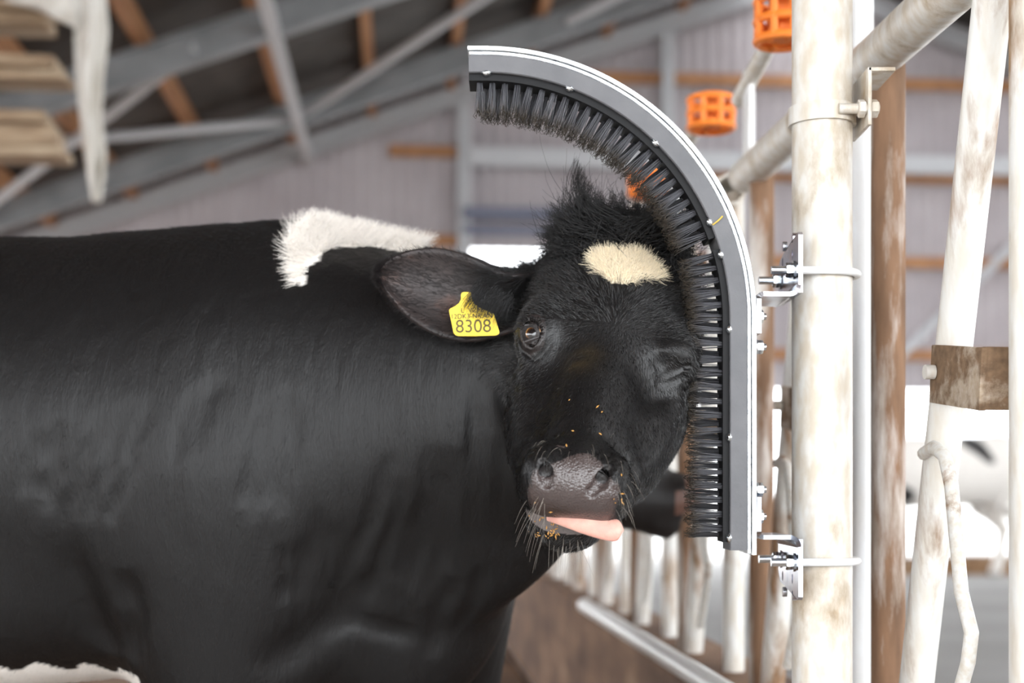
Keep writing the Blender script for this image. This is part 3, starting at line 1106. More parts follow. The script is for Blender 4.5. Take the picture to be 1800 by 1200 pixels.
def ear_hair(name, G, N, cnt, rgb):
    n_u, n_v, _ = G.shape
    i = rng.integers(0, n_u - 1, cnt); j = rng.integers(0, n_v - 1, cnt)
    a, b = rng.uniform(size=(2, cnt, 1))
    p = (G[i, j] * (1 - a) + G[i + 1, j] * a) * (1 - b) + (G[i, j + 1] * (1 - a) + G[i + 1, j + 1] * a) * b
    n = N[i, j]
    ax = unit(G[-1, n_v // 2] - G[0, n_v // 2])[None]
    fl = ax + 0.25 * rng.normal(size=p.shape)
    edge = (j < 2) | (j > n_v - 4)
    out = np.where(j < n_v / 2, -1.0, 1.0)[:, None] * unit(G[i, -1] - G[i, 0])
    fl = fl + out * np.where(edge, 0.9, 0.25)[:, None]
    back = rng.uniform(size=cnt) < 0.4
    p = np.where(back[:, None], p - n * 0.005, p); n = np.where(back[:, None], -n, n)
    return lay(p, n, fl, rng.uniform(0.006, 0.013, cnt) * np.where(edge, 0.9, 1.0), rng.uniform(0.08, 0.4, cnt), 4, 0.14, 0.05)


q = ear_hair('ear_fur', G, EN, 16000, None)
g = np.tile([0.020, 0.017, 0.017], (len(q), 1)) * rng.uniform(0.5, 2.0, (len(q), 1))
make_hair('ear_fur', q, g, 0.00022, 0.00005, M_fur, cow)['kind'] = 'stuff'
# root hair: long strands hiding where the ear leaves the head
m = 1500
i = rng.integers(0, 9, m); v = rng.uniform(0, 1, m)
p = G[i, (v * (G.shape[1] - 1)).astype(int)] + rng.normal(size=(m, 3)) * 0.004
n = EN[i, (v * (G.shape[1] - 1)).astype(int)]
fl = np.tile(np.array([-1.0, -0.1, 0.05]), (m, 1)) + 0.3 * rng.normal(size=(m, 3))
q = lay(p, n, fl, rng.uniform(0.018, 0.04, m), rng.uniform(0.2, 0.6, m), 6, 0.12, 0.08)
make_hair('ear_root_hair', q, np.tile(BLACK * 1.2, (m, 1)) * rng.uniform(0.7, 1.5, (m, 1)), 0.00026, 0.00005, M_tuft, cow)['kind'] = 'stuff'
# a wisp of ear hair falling over the corner of the tag
m = 420
x0 = rng.uniform(838, 905, m); y0 = 505 + (x0 - 838) * 0.35 + rng.normal(0, 8, m)
p = np.array([tuple(P(a_, b_, 1.806 - 0.004)) for a_, b_ in zip(x0, y0)]) + rng.normal(size=(m, 3)) * np.array([0, 0.003, 0])
tp = np.array([tuple(P(a_ - rng.uniform(10, 34), b_ + rng.uniform(12, 44), 1.806 - 0.007)) for a_, b_ in zip(x0, y0)])
u = np.linspace(0, 1, 6)[None, :, None]
q = p[:, None] * (1 - u) + tp[:, None] * u + np.array([0, -0.003, 0.003]) * np.sin(u * math.pi) + rng.normal(size=(m, 6, 3)) * 0.0005
make_hair('ear_wisp', q, np.tile(BLACK * 1.3, (m, 1)) * rng.uniform(0.7, 1.5, (m, 1)), 0.0003, 0.00008, M_tuft, cow)['kind'] = 'stuff'
# the other ear lies folded back behind the brush
E0 = h2w((0.085, -0.15, -0.07)); EX = np.array([0.35, 0.9, 0.05]); EU = np.array([0.05, 0.0, 1.0])
up2 = [E0 + EX * t * 0.17 + EU * 0.045 * math.sin(math.pi * min(1, 0.25 + 0.75 * t)) for t in np.linspace(0, 1, 9)]
lo2 = [E0 + EX * t * 0.17 - EU * 0.045 * math.sin(math.pi * min(1, 0.25 + 0.75 * t)) for t in np.linspace(0, 1, 9)]
G2 = ear_grid(up2, lo2, 0.02)
me, _n = ear_mesh(G2, 0.006)
cowpart('ear', me, M_ear)

# ---------------------------------------------------------------- ear tag
M_yel = principled('yellow_plastic', (0.90, 0.62, 0.012), 0.42)
M_ink = principled('black_print', (0.10, 0.07, 0.01), 0.6)
M_ink2 = principled('black_print_bold', (0.03, 0.025, 0.01), 0.6)
TS, TX, TY = 8.57, 760, 480
out = [(430, 330), (445, 292), (480, 282), (540, 284), (580, 292), (592, 330), (596, 400), (640, 470), (760, 545), (880, 590), (925, 615), (940, 650), (975, 770), (1008, 870), (1010, 900), (990, 925), (960, 938), (640, 948), (390, 946), (345, 930), (318, 895), (285, 730), (255, 590), (252, 555), (272, 532), (350, 490), (400, 450), (430, 395)]
TAGY = 1.806
tgt = empty('ear_tag', P(TX + 640 / TS, TY + 700 / TS, TAGY))
tag(tgt, 'yellow plastic ear tag numbered 8308 hanging in the cow\'s ear', 'ear tag')
bpy.context.view_layer.update()


def tag_plate(dx, dy, Y, sc=1.0):
    c = (640, 700)
    f_ = [P(TX + (c[0] + (x - c[0]) * sc + dx) / TS, TY + (c[1] + (y - c[1]) * sc + dy) / TS, Y) for x, y in out]
    k = len(f_)
    vs = f_ + [q + Vector((0, 0.002, 0)) for q in f_]
    fs = [tuple(range(k)), tuple(range(2 * k - 1, k - 1, -1))] + [((i + 1) % k, i, k + i, k + (i + 1) % k) for i in range(k)]
    me = mesh_from(vs, fs, 'tag')
    bm = bmesh.new(); bm.from_mesh(me); bmesh.ops.recalc_face_normals(bm, faces=bm.faces)
    bmesh.ops.bevel(bm, geom=[e for e in bm.edges if len(e.link_faces) == 2 and any(len(f.verts) > 6 for f in e.link_faces)], offset=0.0004, segments=2, affect='EDGES')
    bm.to_mesh(me); bm.free()
    return me


def under(o, parent):
    o.parent = parent
    o.matrix_parent_inverse = parent.matrix_world.inverted()
    return o


under(link('front_plate', tag_plate(0, 0, TAGY), M_yel), tgt)
under(link('back_plate', tag_plate(6, 74, TAGY + 0.062, 0.90), M_yel), tgt)
mb = MB(); c = P(TX + 512 / TS, TY + 345 / TS, TAGY)
mb.tube([c + Vector((0, -0.0025, 0)), c + Vector((0, 0.062, 0))], 0.005, 14)
under(mb.build('pin', M_yel), tgt)


def text_obj(name, body, c, size, mat, parent, rot=0.0, sx=1.0, bold=0.0):
    cu = bpy.data.curves.new(name, 'FONT')
    cu.body = body; cu.size = size; cu.align_x = 'CENTER'; cu.align_y = 'CENTER'
    cu.extrude = 0.0003; cu.offset = bold
    cu.materials.append(mat)
    o = bpy.data.objects.new(name, cu); col.objects.link(o)
    o.location = c; o.rotation_euler = (math.pi / 2, -rot, 0); o.scale = (sx, 1, 1)
    bpy.context.view_layer.update()
    me = bpy.data.meshes.new_from_object(o)
    M = o.matrix_world.copy()
    bpy.data.objects.remove(o)
    for v in me.vertices: v.co = M @ v.co
    return under(link(name, me, mat), parent)


text_obj('number_print', '8308', P(TX + 618 / TS, TY + 805 / TS, TAGY - 0.0004), 0.0235, M_ink, tgt, 0.02, 0.98)
text_obj('code_print', '12DK3-NR:AN', P(TX + 590 / TS, TY + 648 / TS, TAGY - 0.0004), 0.0085, M_ink2, tgt, 0.03, 1.0)
text_obj('code_print', 'L  VZM', P(TX + 590 / TS, TY + 560 / TS, TAGY - 0.0004), 0.0085, M_ink, tgt, 0.03, 1.05)

# chaff stuck to the chin and lips
m = 46
cx_ = np.concatenate([rng.normal(962, 17, 34), rng.uniform(1078, 1100, 6), rng.uniform(990, 1060, 6)]); cy_ = np.concatenate([rng.normal(932, 18, 34), rng.uniform(820, 890, 6), rng.uniform(690, 800, 6)])
q = hits(np.stack([cx_, cy_], 1))
mb = MB()
for w_ in q:
    if w_[1] > 1.75: continue
    d = unit(rng.normal(size=3)); s_ = unit(np.cross(d, [0, 1, 0])) * 0.0009; l_ = d * rng.uniform(0.0015, 0.0038)
    c = w_ + np.array([0, -0.004, 0])
    t_ = np.array([0, -0.0006, 0])
    mb.add([c - l_, c + s_, c + l_, c - s_, c + t_], [(0, 1, 4), (1, 2, 4), (2, 3, 4), (3, 0, 4), (3, 2, 1, 0)])
M_chaff = principled('chaff', (0.55, 0.28, 0.07), 0.7)
o = mb.build('chaff', M_chaff); under(o, cow); o['kind'] = 'stuff'

# ====================================================================== the barn (its long axis runs along v, u to the right)
TH = math.atan(0.08)
CT, ST = math.cos(TH), math.sin(TH)


def B(u, v, z):
    return Vector((u * CT - v * ST, u * ST + v * CT, z))


RB = Matrix.Rotation(TH, 3, 'Z')
M_sheet = principled('roof_sheet', (0.075, 0.068, 0.064), 0.75)
noise_mix(M_sheet, [(0.3, (0.060, 0.055, 0.052)), (0.7, (0.095, 0.085, 0.078))], 2.5, 5)
M_wallsheet = principled('wall_sheet', (0.42, 0.385, 0.40), 0.6)
noise_mix(M_wallsheet, [(0.3, (0.40, 0.36, 0.375)), (0.7, (0.50, 0.46, 0.475))], 1.5, 5)
M_steel = principled('painted_steel', (0.26, 0.27, 0.28), 0.55)
noise_mix(M_steel, [(0.3, (0.21, 0.22, 0.23)), (0.7, (0.31, 0.32, 0.33))], 3, 4)
M_steel_pale = principled('galvanised_beam', (0.52, 0.53, 0.55), 0.5)
M_steel_blue = principled('blue_grey_rail', (0.13, 0.14, 0.20), 0.5)
M_purlin = principled('purlin_timber', (0.36, 0.17, 0.075), 0.7)
noise_mix(M_purlin, [(0.3, (0.30, 0.135, 0.06)), (0.7, (0.44, 0.22, 0.10))], 6, 5, (1, 0.2, 1))
M_conc = principled('alley_concrete', (0.42, 0.40, 0.38), 0.8)
noise_mix(M_conc, [(0.3, (0.22, 0.21, 0.20)), (0.7, (0.32, 0.31, 0.30))], 1.2, 6, bump=0.3, bump_scale=30)
M_soil = principled('pen_floor', (0.2, 0.12, 0.07), 0.9)
noise_mix(M_soil, [(0.3, (0.13, 0.075, 0.045)), (0.55, (0.26, 0.155, 0.09)), (0.75, (0.36, 0.23, 0.14))], 2.2, 7, bump=0.5, bump_scale=20)
M_kerb = principled('kerb', (0.22, 0.13, 0.08), 0.85)
noise_mix(M_kerb, [(0.3, (0.10, 0.055, 0.035)), (0.55, (0.20, 0.115, 0.07)), (0.75, (0.34, 0.22, 0.14))], 7, 6, (1, 0.4, 1), bump=0.4)
M_yard = principled('yard_ground', (0.55, 0.54, 0.52), 0.9)
noise_mix(M_yard, [(0.3, (0.50, 0.49, 0.47)), (0.7, (0.60, 0.59, 0.57))], 0.4, 6)

RIDGE_U, RIDGE_Z, SLOPE = 4.6, 6.72, 0.365
EAVE_L, EAVE_R = -6.5, 15.6
V0, V1 = -5.8, 16.0


def roof_z(u):
    return RIDGE_Z - SLOPE * abs(u - RIDGE_U)


def struct(o):
    o['kind'] = 'structure'
    return o


def root(name, loc=(0, 0, 0)):
    o = empty(name, loc)
    o['kind'] = 'structure'
    return o


# ground and floors
mb = MB(); mb.add([(-90, -70, -0.02), (90, -70, -0.02), (90, 130, -0.02), (-90, 130, -0.02)], [(0, 1, 2, 3)])
struct(mb.build('ground', M_yard))
mb = MB()
mb.add([B(-7.0, 1.75, 0), B(0.60, 1.75, 0), B(0.60, V1, 0), B(-7.0, V1, 0)], [(0, 1, 2, 3)])
struct(mb.build('floor', M_soil))
mb = MB()
mb.add([B(-7.0, V0 - 1, 0), B(0.60, V0 - 1, 0), B(0.60, 1.75, 0), B(-7.0, 1.75, 0)], [(0, 1, 2, 3)])
M_bounce_floor = principled('pale_bounce_floor', (0.7, 0.68, 0.64), 0.9)  # unseen near floor, made pale to bounce light up onto the cow's flank
noise_mix(M_bounce_floor, [(0.3, (0.60, 0.57, 0.52)), (0.7, (0.76, 0.74, 0.70))], 2.0, 6, bump=0.3, bump_scale=25)
struct(mb.build('floor_bounce', M_bounce_floor))
mb = MB(); mb.box(B(8.3, 7.2, 0.04), (15.0, 20.6, 0.12), RB)
struct(mb.build('floor_feed_alley', M_conc))
# kerb under the feed fence
mb = MB(); mb.box(B(0.705, 7.0, 0.26), (0.19, 17.0, 0.52), RB, 0.015)
struct(mb.build('wall_kerb', M_kerb))


# roof: corrugated slopes, purlins and frames
ceiling = root('ceiling')


def roof_slope(name, ua, ub):
    n = int((V1 + 0.4 - V0) / 0.18 * 4)
    vs, fs = [], []
    for i in range(n + 1):
        v = V0 + (V1 + 0.4 - V0) * i / n
        o = 0.018 * math.sin(2 * math.pi * i / 4 + 0.4)
        for u in (ua, ub):
            vs.append(B(u, v, roof_z(u) + 0.30 + o))
    for i in range(n):
        fs.append((2 * i, 2 * i + 2, 2 * i + 3, 2 * i + 1))
    me = mesh_from(vs, fs, name, True)
    o = link(name, me, M_sheet, ceiling)
    so = o.modifiers.new('thickness', 'SOLIDIFY'); so.thickness = 0.004
    return o


roof_slope('roof_sheet', EAVE_L - 0.4, RIDGE_U - 0.45)
roof_slope('roof_sheet', RIDGE_U + 0.45, 8.0)
roof_slope('roof_sheet', 8.9, EAVE_R + 0.4)
# purlins, timber, resting on the frames
us = [-6.3 + 0.87 * k + 0.0 for k in range(13)]
us = [-2.03 + 0.87 * k for k in range(-5, 8)]
pl_me = None
for u in us + [2 * RIDGE_U - q for q in us]:
    mb = MB()
    a, b = B(u, V0, roof_z(u) + 0.19), B(u, V1, roof_z(u) + 0.19)
    mb.beam(a, b, 0.095, 0.17)
    mb.build('purlin', M_purlin, ceiling)
# portal frames
FR = [V0 + 0.2, -1.6, 1.6, 4.8, 8.2, 11.5, 14.35]


def ibeam(name, a, b, depth, width, parent, mat, up=(0, 0, 1), tw=0.012, tf=0.016):
    a, b = Vector(a), Vector(b)
    d = (b - a).normalized(); s = d.cross(Vector(up)).normalized(); w = s.cross(d).normalized()
    mb = MB()
    mb.beam(a, b, tw, depth, up)
    for sg in (-1, 1):
        mb.beam(a + w * sg * (depth - tf) / 2, b + w * sg * (depth - tf) / 2, width, tf, up)
    return mb.build(name, mat, parent)


for v in FR:
    for ua in (EAVE_L, EAVE_R):
        ibeam('rafter', B(ua, v, roof_z(ua) - 0.03), B(RIDGE_U, v, RIDGE_Z - 0.03), 0.26, 0.15, ceiling, M_steel)
        ibeam('column', B(ua, v, 0.0), B(ua, v, roof_z(ua) - 0.1), 0.24, 0.16, ceiling, M_steel, up=(1, 0, 0))
# longitudinal strut and wind braces of the bay by the gable
mb = MB(); mb.beam(B(-0.99, 8.2, 4.55), B(-0.99, V1, 4.55), 0.10, 0.10); mb.build('strut', M_steel_pale, ceiling)
for (a, b) in (((-0.99, 14.35, 4.62), (1.9, 11.5, 5.70)), ((-1.6, 11.5, 4.42), (-4.3, 14.35, 3.45)), ((-0.99, 14.35, 4.60), (-3.9, 12.4, 3.75)), ((1.7, 14.2, 5.6), (4.3, 11.6, 6.3))):
    mb = MB(); mb.tube([B(*a), B(*b)], 0.045, 10); mb.build('brace', M_steel_pale, ceiling)
# gable frame at the end wall
ibeam('rafter', B(EAVE_L, V1 - 0.1, roof_z(EAVE_L) + 0.02), B(RIDGE_U, V1 - 0.1, RIDGE_Z + 0.02), 0.20, 0.12, ceiling, M_steel_pale)
ibeam('rafter', B(EAVE_R, V1 - 0.1, roof_z(EAVE_R) + 0.02), B(RIDGE_U, V1 - 0.1, RIDGE_Z + 0.02), 0.20, 0.12, ceiling, M_steel_pale)

# end wall: ribbed sheeting on timber girts, doorway and open strip below
wall = root('wall_back')


def wall_sheet(ua, ub, z0, ztop=None):
    n = max(4, int((ub - ua) / 0.15 * 4))
    vs, fs = [], []
    for i in range(n + 1):
        u = ua + (ub - ua) * i / n
        o = 0.014 * (1 if (i // 2) % 2 else -1)
        zt = roof_z(u) + 0.285 if ztop is None else ztop
        vs += [B(u, V1 + 0.1 + o, z0), B(u, V1 + 0.1 + o, zt)]
    for i in range(n):
        fs.append((2 * i, 2 * i + 2, 2 * i + 3, 2 * i + 1))
    o = link('wall_sheet', mesh_from(vs, fs, 'wall_sheet'), M_wallsheet, wall)
    so = o.modifiers.new('thickness', 'SOLIDIFY'); so.thickness = 0.003
    return o


D0, D1, DZ = 0.80, 2.95, 3.62
wall_sheet(EAVE_L, D0, 0.9)
wall_sheet(D0, D1, DZ)
wall_sheet(D1, 5.2, 2.05)
wall_sheet(5.2, EAVE_R, 2.05)
for z, ua, ub in ((5.58, 2.0, 7.6), (4.70, -0.1, 0.72), (4.5, 3.2, 12.0), (3.52, 3.2, EAVE_R), (3.70, -2.0, 0.72), (2.45, 3.2, EAVE_R), (2.2, EAVE_L, 0.7), (1.3, EAVE_L, 0.7)):
    mb = MB(); mb.beam(B(ua, V1 + 0.02, z), B(ub, V1 + 0.02, z), 0.06, 0.13); mb.build('girt', M_purlin, wall)
for u in (0.74, 3.05, 8.0, 12.0):
    z0 = 0.0
    ibeam('column', B(u, V1 - 0.05, z0), B(u, V1 - 0.05, roof_z(u) - 0.05), 0.16, 0.14, wall, M_steel_pale, up=(0, 1, 0))
mb = MB(); mb.beam(B(0.8, V1 - 0.1, 4.62), B(7.5, V1 - 0.1, 4.62), 0.12, 0.20); mb.build('tie_beam', M_steel_pale, wall)
mb = MB(); mb.beam(B(2.45, V1 - 0.08, 3.7), B(2.45, V1 - 0.08, 5.4), 0.16, 0.12); mb.build('hanger', M_steel_pale, wall)
mb = MB(); mb.beam(B(0.72, V1 - 0.15, 3.98), B(3.0, V1 - 0.15, 3.98), 0.10, 0.13); mb.build('door_track', M_steel_blue, wall)
mb = MB(); mb.beam(B(0.72, V1 - 0.12, 3.80), B(3.0, V1 - 0.12, 3.80), 0.06, 0.09); mb.build('door_track', M_steel_blue, wall)
mb = MB(); mb.tube([B(5.6, V1 - 0.1, 2.3), B(8.0, V1 - 0.1, 4.6)], 0.05, 10); mb.build('brace', M_steel_pale, wall)

# low boarding along the pen's left side
bw = root('wall_left')
for k in range(3):
    mb = MB(); mb.beam(B(-6.6, V0, 0.35 + 0.36 * k), B(-6.6, V1, 0.35 + 0.36 * k), 0.04, 0.30); mb.build('board', M_purlin, bw)

# ====================================================================== timber stored under the roof, with a torn plastic sheet
M_board = principled('old_board', (0.38, 0.28, 0.18), 0.8)
noise_mix(M_board, [(0.3, (0.20, 0.12, 0.07)), (0.5, (0.40, 0.29, 0.19)), (0.7, (0.58, 0.47, 0.34))], 3, 5, (0.6, 4, 4))
M_plastic = principled('torn_plastic', (0.72, 0.69, 0.63), 0.5)
noise_mix(M_plastic, [(0.3, (0.60, 0.56, 0.49)), (0.7, (0.80, 0.78, 0.74))], 6, 4)
rack = empty('timber_rack', B(-2.9, 8.0, 0))
tag(rack, 'timber rack of posts and brackets high behind the cow\'s back', 'rack')
bpy.context.view_layer.update()
for (u, v) in ((-2.75, 7.6), (-2.75, 8.4), (-3.9, 7.6), (-3.9, 8.4)):
    mb = MB(); mb.beam(B(u, v, 0), B(u, v, 3.65), 0.1, 0.1, (0, 1, 0)); under(mb.build('post', M_purlin), rack)
RZ = [2.70, 3.12, 3.42]
for z in RZ:
    for u in (-2.75, -3.9):
        mb = MB(); mb.beam(B(u, 7.5, z - 0.045), B(u, 8.5, z - 0.045), 0.06, 0.08); under(mb.build('bracket', M_purlin), rack)
k = 0
for z, hs in ((2.70, (0.05, 0.11, 0.06)), (3.12, (0.05, 0.06)), (3.42, (0.06, 0.05))):
    zz = z
    for hgt in hs:
        e = -1.80 - 0.05 * (k % 3)
        mb = MB(); mb.box(B((e - 4.0) / 2, 7.95 + 0.04 * (k % 2), zz + hgt / 2 - 0.003), (4.0 + e, 0.26, hgt), RB, 0.008)
        o = mb.build('timber_board', M_board)
        tag(o, ('thick pale beam' if hgt > 0.1 else 'weathered board') + ' on the timber rack by the torn plastic, %s from the bottom' % ('lowest', 'second', 'third', 'fourth', 'fifth', 'sixth', 'topmost, seventh')[k], 'board', 'boards stored on the rack')
        zz += hgt + 0.012
        k += 1
# sheet: a hanging strip that narrows to a point, with a gathered piece running off to the side
pts_l = [(128, -30), (130, 60), (133, 140), (142, 210), (150, 270), (157, 320), (164, 356)]
pts_r = [(185, -30), (192, 60), (183, 140), (180, 210), (188, 270), (184, 320), (176, 356)]
vs, fs = [], []
SV = 7.35
N = 9
for i in range(40):
    t = i / 39
    l = np.array([np.interp(t, np.linspace(0, 1, 7), [q[j] for q in pts_l]) for j in (0, 1)])
    r = np.array([np.interp(t, np.linspace(0, 1, 7), [q[j] for q in pts_r]) for j in (0, 1)])
    for j in range(N):
        f = j / (N - 1)
        q = l * (1 - f) + r * f
        vs.append(P(q[0], q[1], SV + 0.05 * math.sin(9 * f + 3 * t) + 0.02 * math.sin(14 * t + 5 * f)))
for i in range(39):
    for j in range(N - 1):
        fs.append((i * N + j, i * N + j + 1, (i + 1) * N + j + 1, (i + 1) * N + j))
b0 = len(vs)
for i in range(16):
    t = i / 15
    for j in range(5):
        f = j / 4
        x = 10 + t * 130; y0 = -30 + 8 * t; y1 = 2 + 50 * t ** 1.3
        vs.append(P(x, y0 * (1 - f) + y1 * f, SV + 0.02 + 0.04 * math.sin(7 * t + 4 * f)))
for i in range(15):
    for j in range(4):
        fs.append((b0 + i * 5 + j, b0 + i * 5 + j + 1, b0 + (i + 1) * 5 + j + 1, b0 + (i + 1) * 5 + j))
o = link('plastic_sheet', mesh_from(vs, fs, 'plastic_sheet', True), M_plastic)
so = o.modifiers.new('thickness', 'SOLIDIFY'); so.thickness = 0.006
tag(o, 'torn off-white plastic strip hanging to a point in front of the stored boards', 'plastic sheet')

# ====================================================================== metals and plastics of the fence
def worn_paint(name, paint, rust, amount, scale=9.0, stretch=(1, 1, 0.35), rough=0.42, metal=0.0, grime=0.5):
    m = bpy.data.materials.new(name)
    m.use_nodes = True
    L = m.node_tree.links
    b = m.node_tree.nodes['Principled BSDF']
    tc = nd(m, 'ShaderNodeTexCoord'); mp = nd(m, 'ShaderNodeMapping'); mp.inputs['Scale'].default_value = stretch
    L.new(tc.outputs['Object'], mp.inputs['Vector'])
    n1 = nd(m, 'ShaderNodeTexNoise'); n1.inputs['Scale'].default_value = scale; n1.inputs['Detail'].default_value = 9; n1.inputs['Roughness'].default_value = 0.62
    n2 = nd(m, 'ShaderNodeTexNoise'); n2.inputs['Scale'].default_value = scale * 7; n2.inputs['Detail'].default_value = 6
    L.new(mp.outputs[0], n1.inputs['Vector']); L.new(mp.outputs[0], n2.inputs['Vector'])
    r1 = nd(m, 'ShaderNodeValToRGB')
    e = r1.color_ramp.elements
    e[0].position = max(0.0, amount - 0.05); e[0].color = (1, 1, 1, 1)
    e[1].position = min(1.0, amount + 0.06); e[1].color = (0, 0, 0, 1)
    L.new(n1.outputs['Fac'], r1.inputs['Fac'])
    r2 = nd(m, 'ShaderNodeValToRGB')
    e = r2.color_ramp.elements
    e[0].position = 0.35; e[0].color = (*[c * (1 - 0.28 * grime) for c in paint], 1)
    e[1].position = 0.62; e[1].color = (*paint, 1)
    e[0].color = (paint[0] * (1 - 0.22 * grime), paint[1] * (1 - 0.32 * grime), paint[2] * (1 - 0.45 * grime), 1)
    L.new(n2.outputs['Fac'], r2.inputs['Fac'])
    r3 = nd(m, 'ShaderNodeValToRGB')
    e = r3.color_ramp.elements
    e[0].position = 0.3; e[0].color = (*[c * 0.55 for c in rust], 1)
    e[1].position = 0.7; e[1].color = (*rust, 1)
    L.new(n2.outputs['Fac'], r3.inputs['Fac'])
    mx = nd(m, 'ShaderNodeMixRGB')
    L.new(r1.outputs['Color'], mx.inputs['Fac']); L.new(r2.outputs['Color'], mx.inputs['Color1']); L.new(r3.outputs['Color'], mx.inputs['Color2'])
    L.new(mx.outputs['Color'], b.inputs['Base Color'])
    mr = nd(m, 'ShaderNodeMapRange'); mr.inputs['To Min'].default_value = rough; mr.inputs['To Max'].default_value = 0.85
    L.new(r1.outputs['Color'], mr.inputs['Value']); L.new(mr.outputs['Result'], b.inputs['Roughness'])
    b.inputs['Metallic'].default_value = metal
    bp = nd(m, 'ShaderNodeBump'); bp.inputs['Strength'].default_value = 0.25; bp.inputs['Distance'].default_value = 0.001
    L.new(n2.outputs['Fac'], bp.inputs['Height']); L.new(bp.outputs['Normal'], b.inputs['Normal'])
    return m


M_galv = worn_paint('weathered_galvanised', (0.68, 0.655, 0.61), (0.50, 0.38, 0.25), 0.385, 9.0, (1, 1, 0.45), 0.42, 0.1, 0.75)
M_white = worn_paint('white_pipe', (0.80, 0.81, 0.82), (0.45, 0.30, 0.18), 0.24, 6.0, (1, 1, 0.3), 0.4, 0.0, 0.25)
M_rusty = worn_paint('rusty_post', (0.72, 0.69, 0.66), (0.27, 0.15, 0.085), 0.56, 7.0, (1, 1, 0.18), 0.45, 0.0, 0.6)
M_halfrust = worn_paint('half_rusted_tube', (0.74, 0.73, 0.70), (0.36, 0.20, 0.10), 0.44, 7.0, (1.4, 1.4, 0.25), 0.42, 0.0, 0.5)
M_fixed = worn_paint('fixed_bar_paint', (0.72, 0.71, 0.68), (0.42, 0.26, 0.14), 0.40, 8.0, (1.2, 1.2, 0.3), 0.42, 0.0, 0.6)
M_rod = worn_paint('rod_paint', (0.72, 0.71, 0.68), (0.38, 0.22, 0.12), 0.36, 18.0, (1, 1, 1), 0.42, 0.0, 0.6)
M_latch = worn_paint('latch_plate', (0.50, 0.42, 0.34), (0.27, 0.17, 0.10), 0.50, 14.0, (1, 1, 1), 0.45, 0.3, 0.8)
M_zinc = principled('zinc_plate', (0.80, 0.83, 0.88), 0.22, 1.0)
noise_mix(M_zinc, [(0.35, (0.40, 0.44, 0.54)), (0.5, (0.58, 0.61, 0.67)), (0.65, (0.58, 0.52, 0.57))], 30, 4)
M_bolt = principled('zinc_bolt', (0.78, 0.82, 0.85), 0.25, 1.0)
M_strip = principled('galvanised_strip', (0.82, 0.84, 0.85), 0.36, 0.85)
noise_mix(M_strip, [(0.4, (0.70, 0.73, 0.76)), (0.6, (0.92, 0.93, 0.93))], 90, 5, bump=0.3, bump_scale=300)
M_rubber = principled('grey_rubber', (0.10, 0.10, 0.107), 0.5)
noise_mix(M_rubber, [(0.3, (0.085, 0.085, 0.092)), (0.7, (0.125, 0.123, 0.130))], 20, 6, bump=0.15)
M_base = principled('black_brush_back', (0.008, 0.008, 0.009), 0.6, spec=0.25)
M_orange = principled('orange_plastic', (0.85, 0.22, 0.025), 0.45)


def tube_obj(name, pts, r, mat, parent, n=20, caps=True):
    mb = MB(); mb.tube(pts, r, n, caps)
    return under(mb.build(name, mat), parent)


def arc_pts(c, a, b, r, t0, t1, k):
    return [c + a * (r * math.cos(t0 + (t1 - t0) * i / k)) + b * (r * math.sin(t0 + (t1 - t0) * i / k)) for i in range(k + 1)]


X, Yv, Z = Vector((1, 0, 0)), Vector((0, 1, 0)), Vector((0, 0, 1))

# ---------------------------------------------------------------- main post
PY = 1.82
pc = P(1445, 860, PY)
PR = 52.5 / FPX * PY
post = empty('fence_post', (pc.x, pc.y, 0.06))
tag(post, 'thick weathered galvanised steel post carrying the brush brackets', 'post')
bpy.context.view_layer.update()
mb = MB(); mb.pipe((pc.x, pc.y, 0.06), (pc.x, pc.y, 2.6), PR, 0.004, 48)
under(mb.build('tube', M_galv), post)
mb = MB(); mb.box((pc.x, pc.y, 0.066), (0.18, 0.18, 0.012), None, 0.002); under(mb.build('base_plate', M_galv), post)
# slim white pipe right behind the post
wp_ = P(1516, 860, 2.125)
mb = MB(); mb.pipe((wp_.x, wp_.y, 0.50), (wp_.x, wp_.y, 2.3), 0.0165, 0.003, 28)
o = mb.build('white_pipe', M_white)
tag(o, 'slim white upright pipe just behind the thick post', 'pipe')


def hexnut(mb, c, d, r, h):
    """hexagonal nut centred on c, axis d"""
    d = Vector(d).normalized()
    ref = Z if abs(d.z) < 0.9 else X
    u = (ref - d * ref.dot(d)).normalized(); w = d.cross(u)
    vs = []
    for s_, rr in ((-0.5, 0.88), (-0.36, 1.0), (0.36, 1.0), (0.5, 0.88)):
        for k in range(6):
            a = math.pi / 3 * k
            vs.append(c + d * (s_ * h) + (u * math.cos(a) + w * math.sin(a)) * r * rr)
    fs = [tuple(reversed(range(6))), tuple(18 + k for k in range(6))]
    for i in range(3):
        for k in range(6):
            fs.append((i * 6 + k, i * 6 + (k + 1) % 6, (i + 1) * 6 + (k + 1) % 6, (i + 1) * 6 + k))
    mb.add(vs, fs)
    return mb


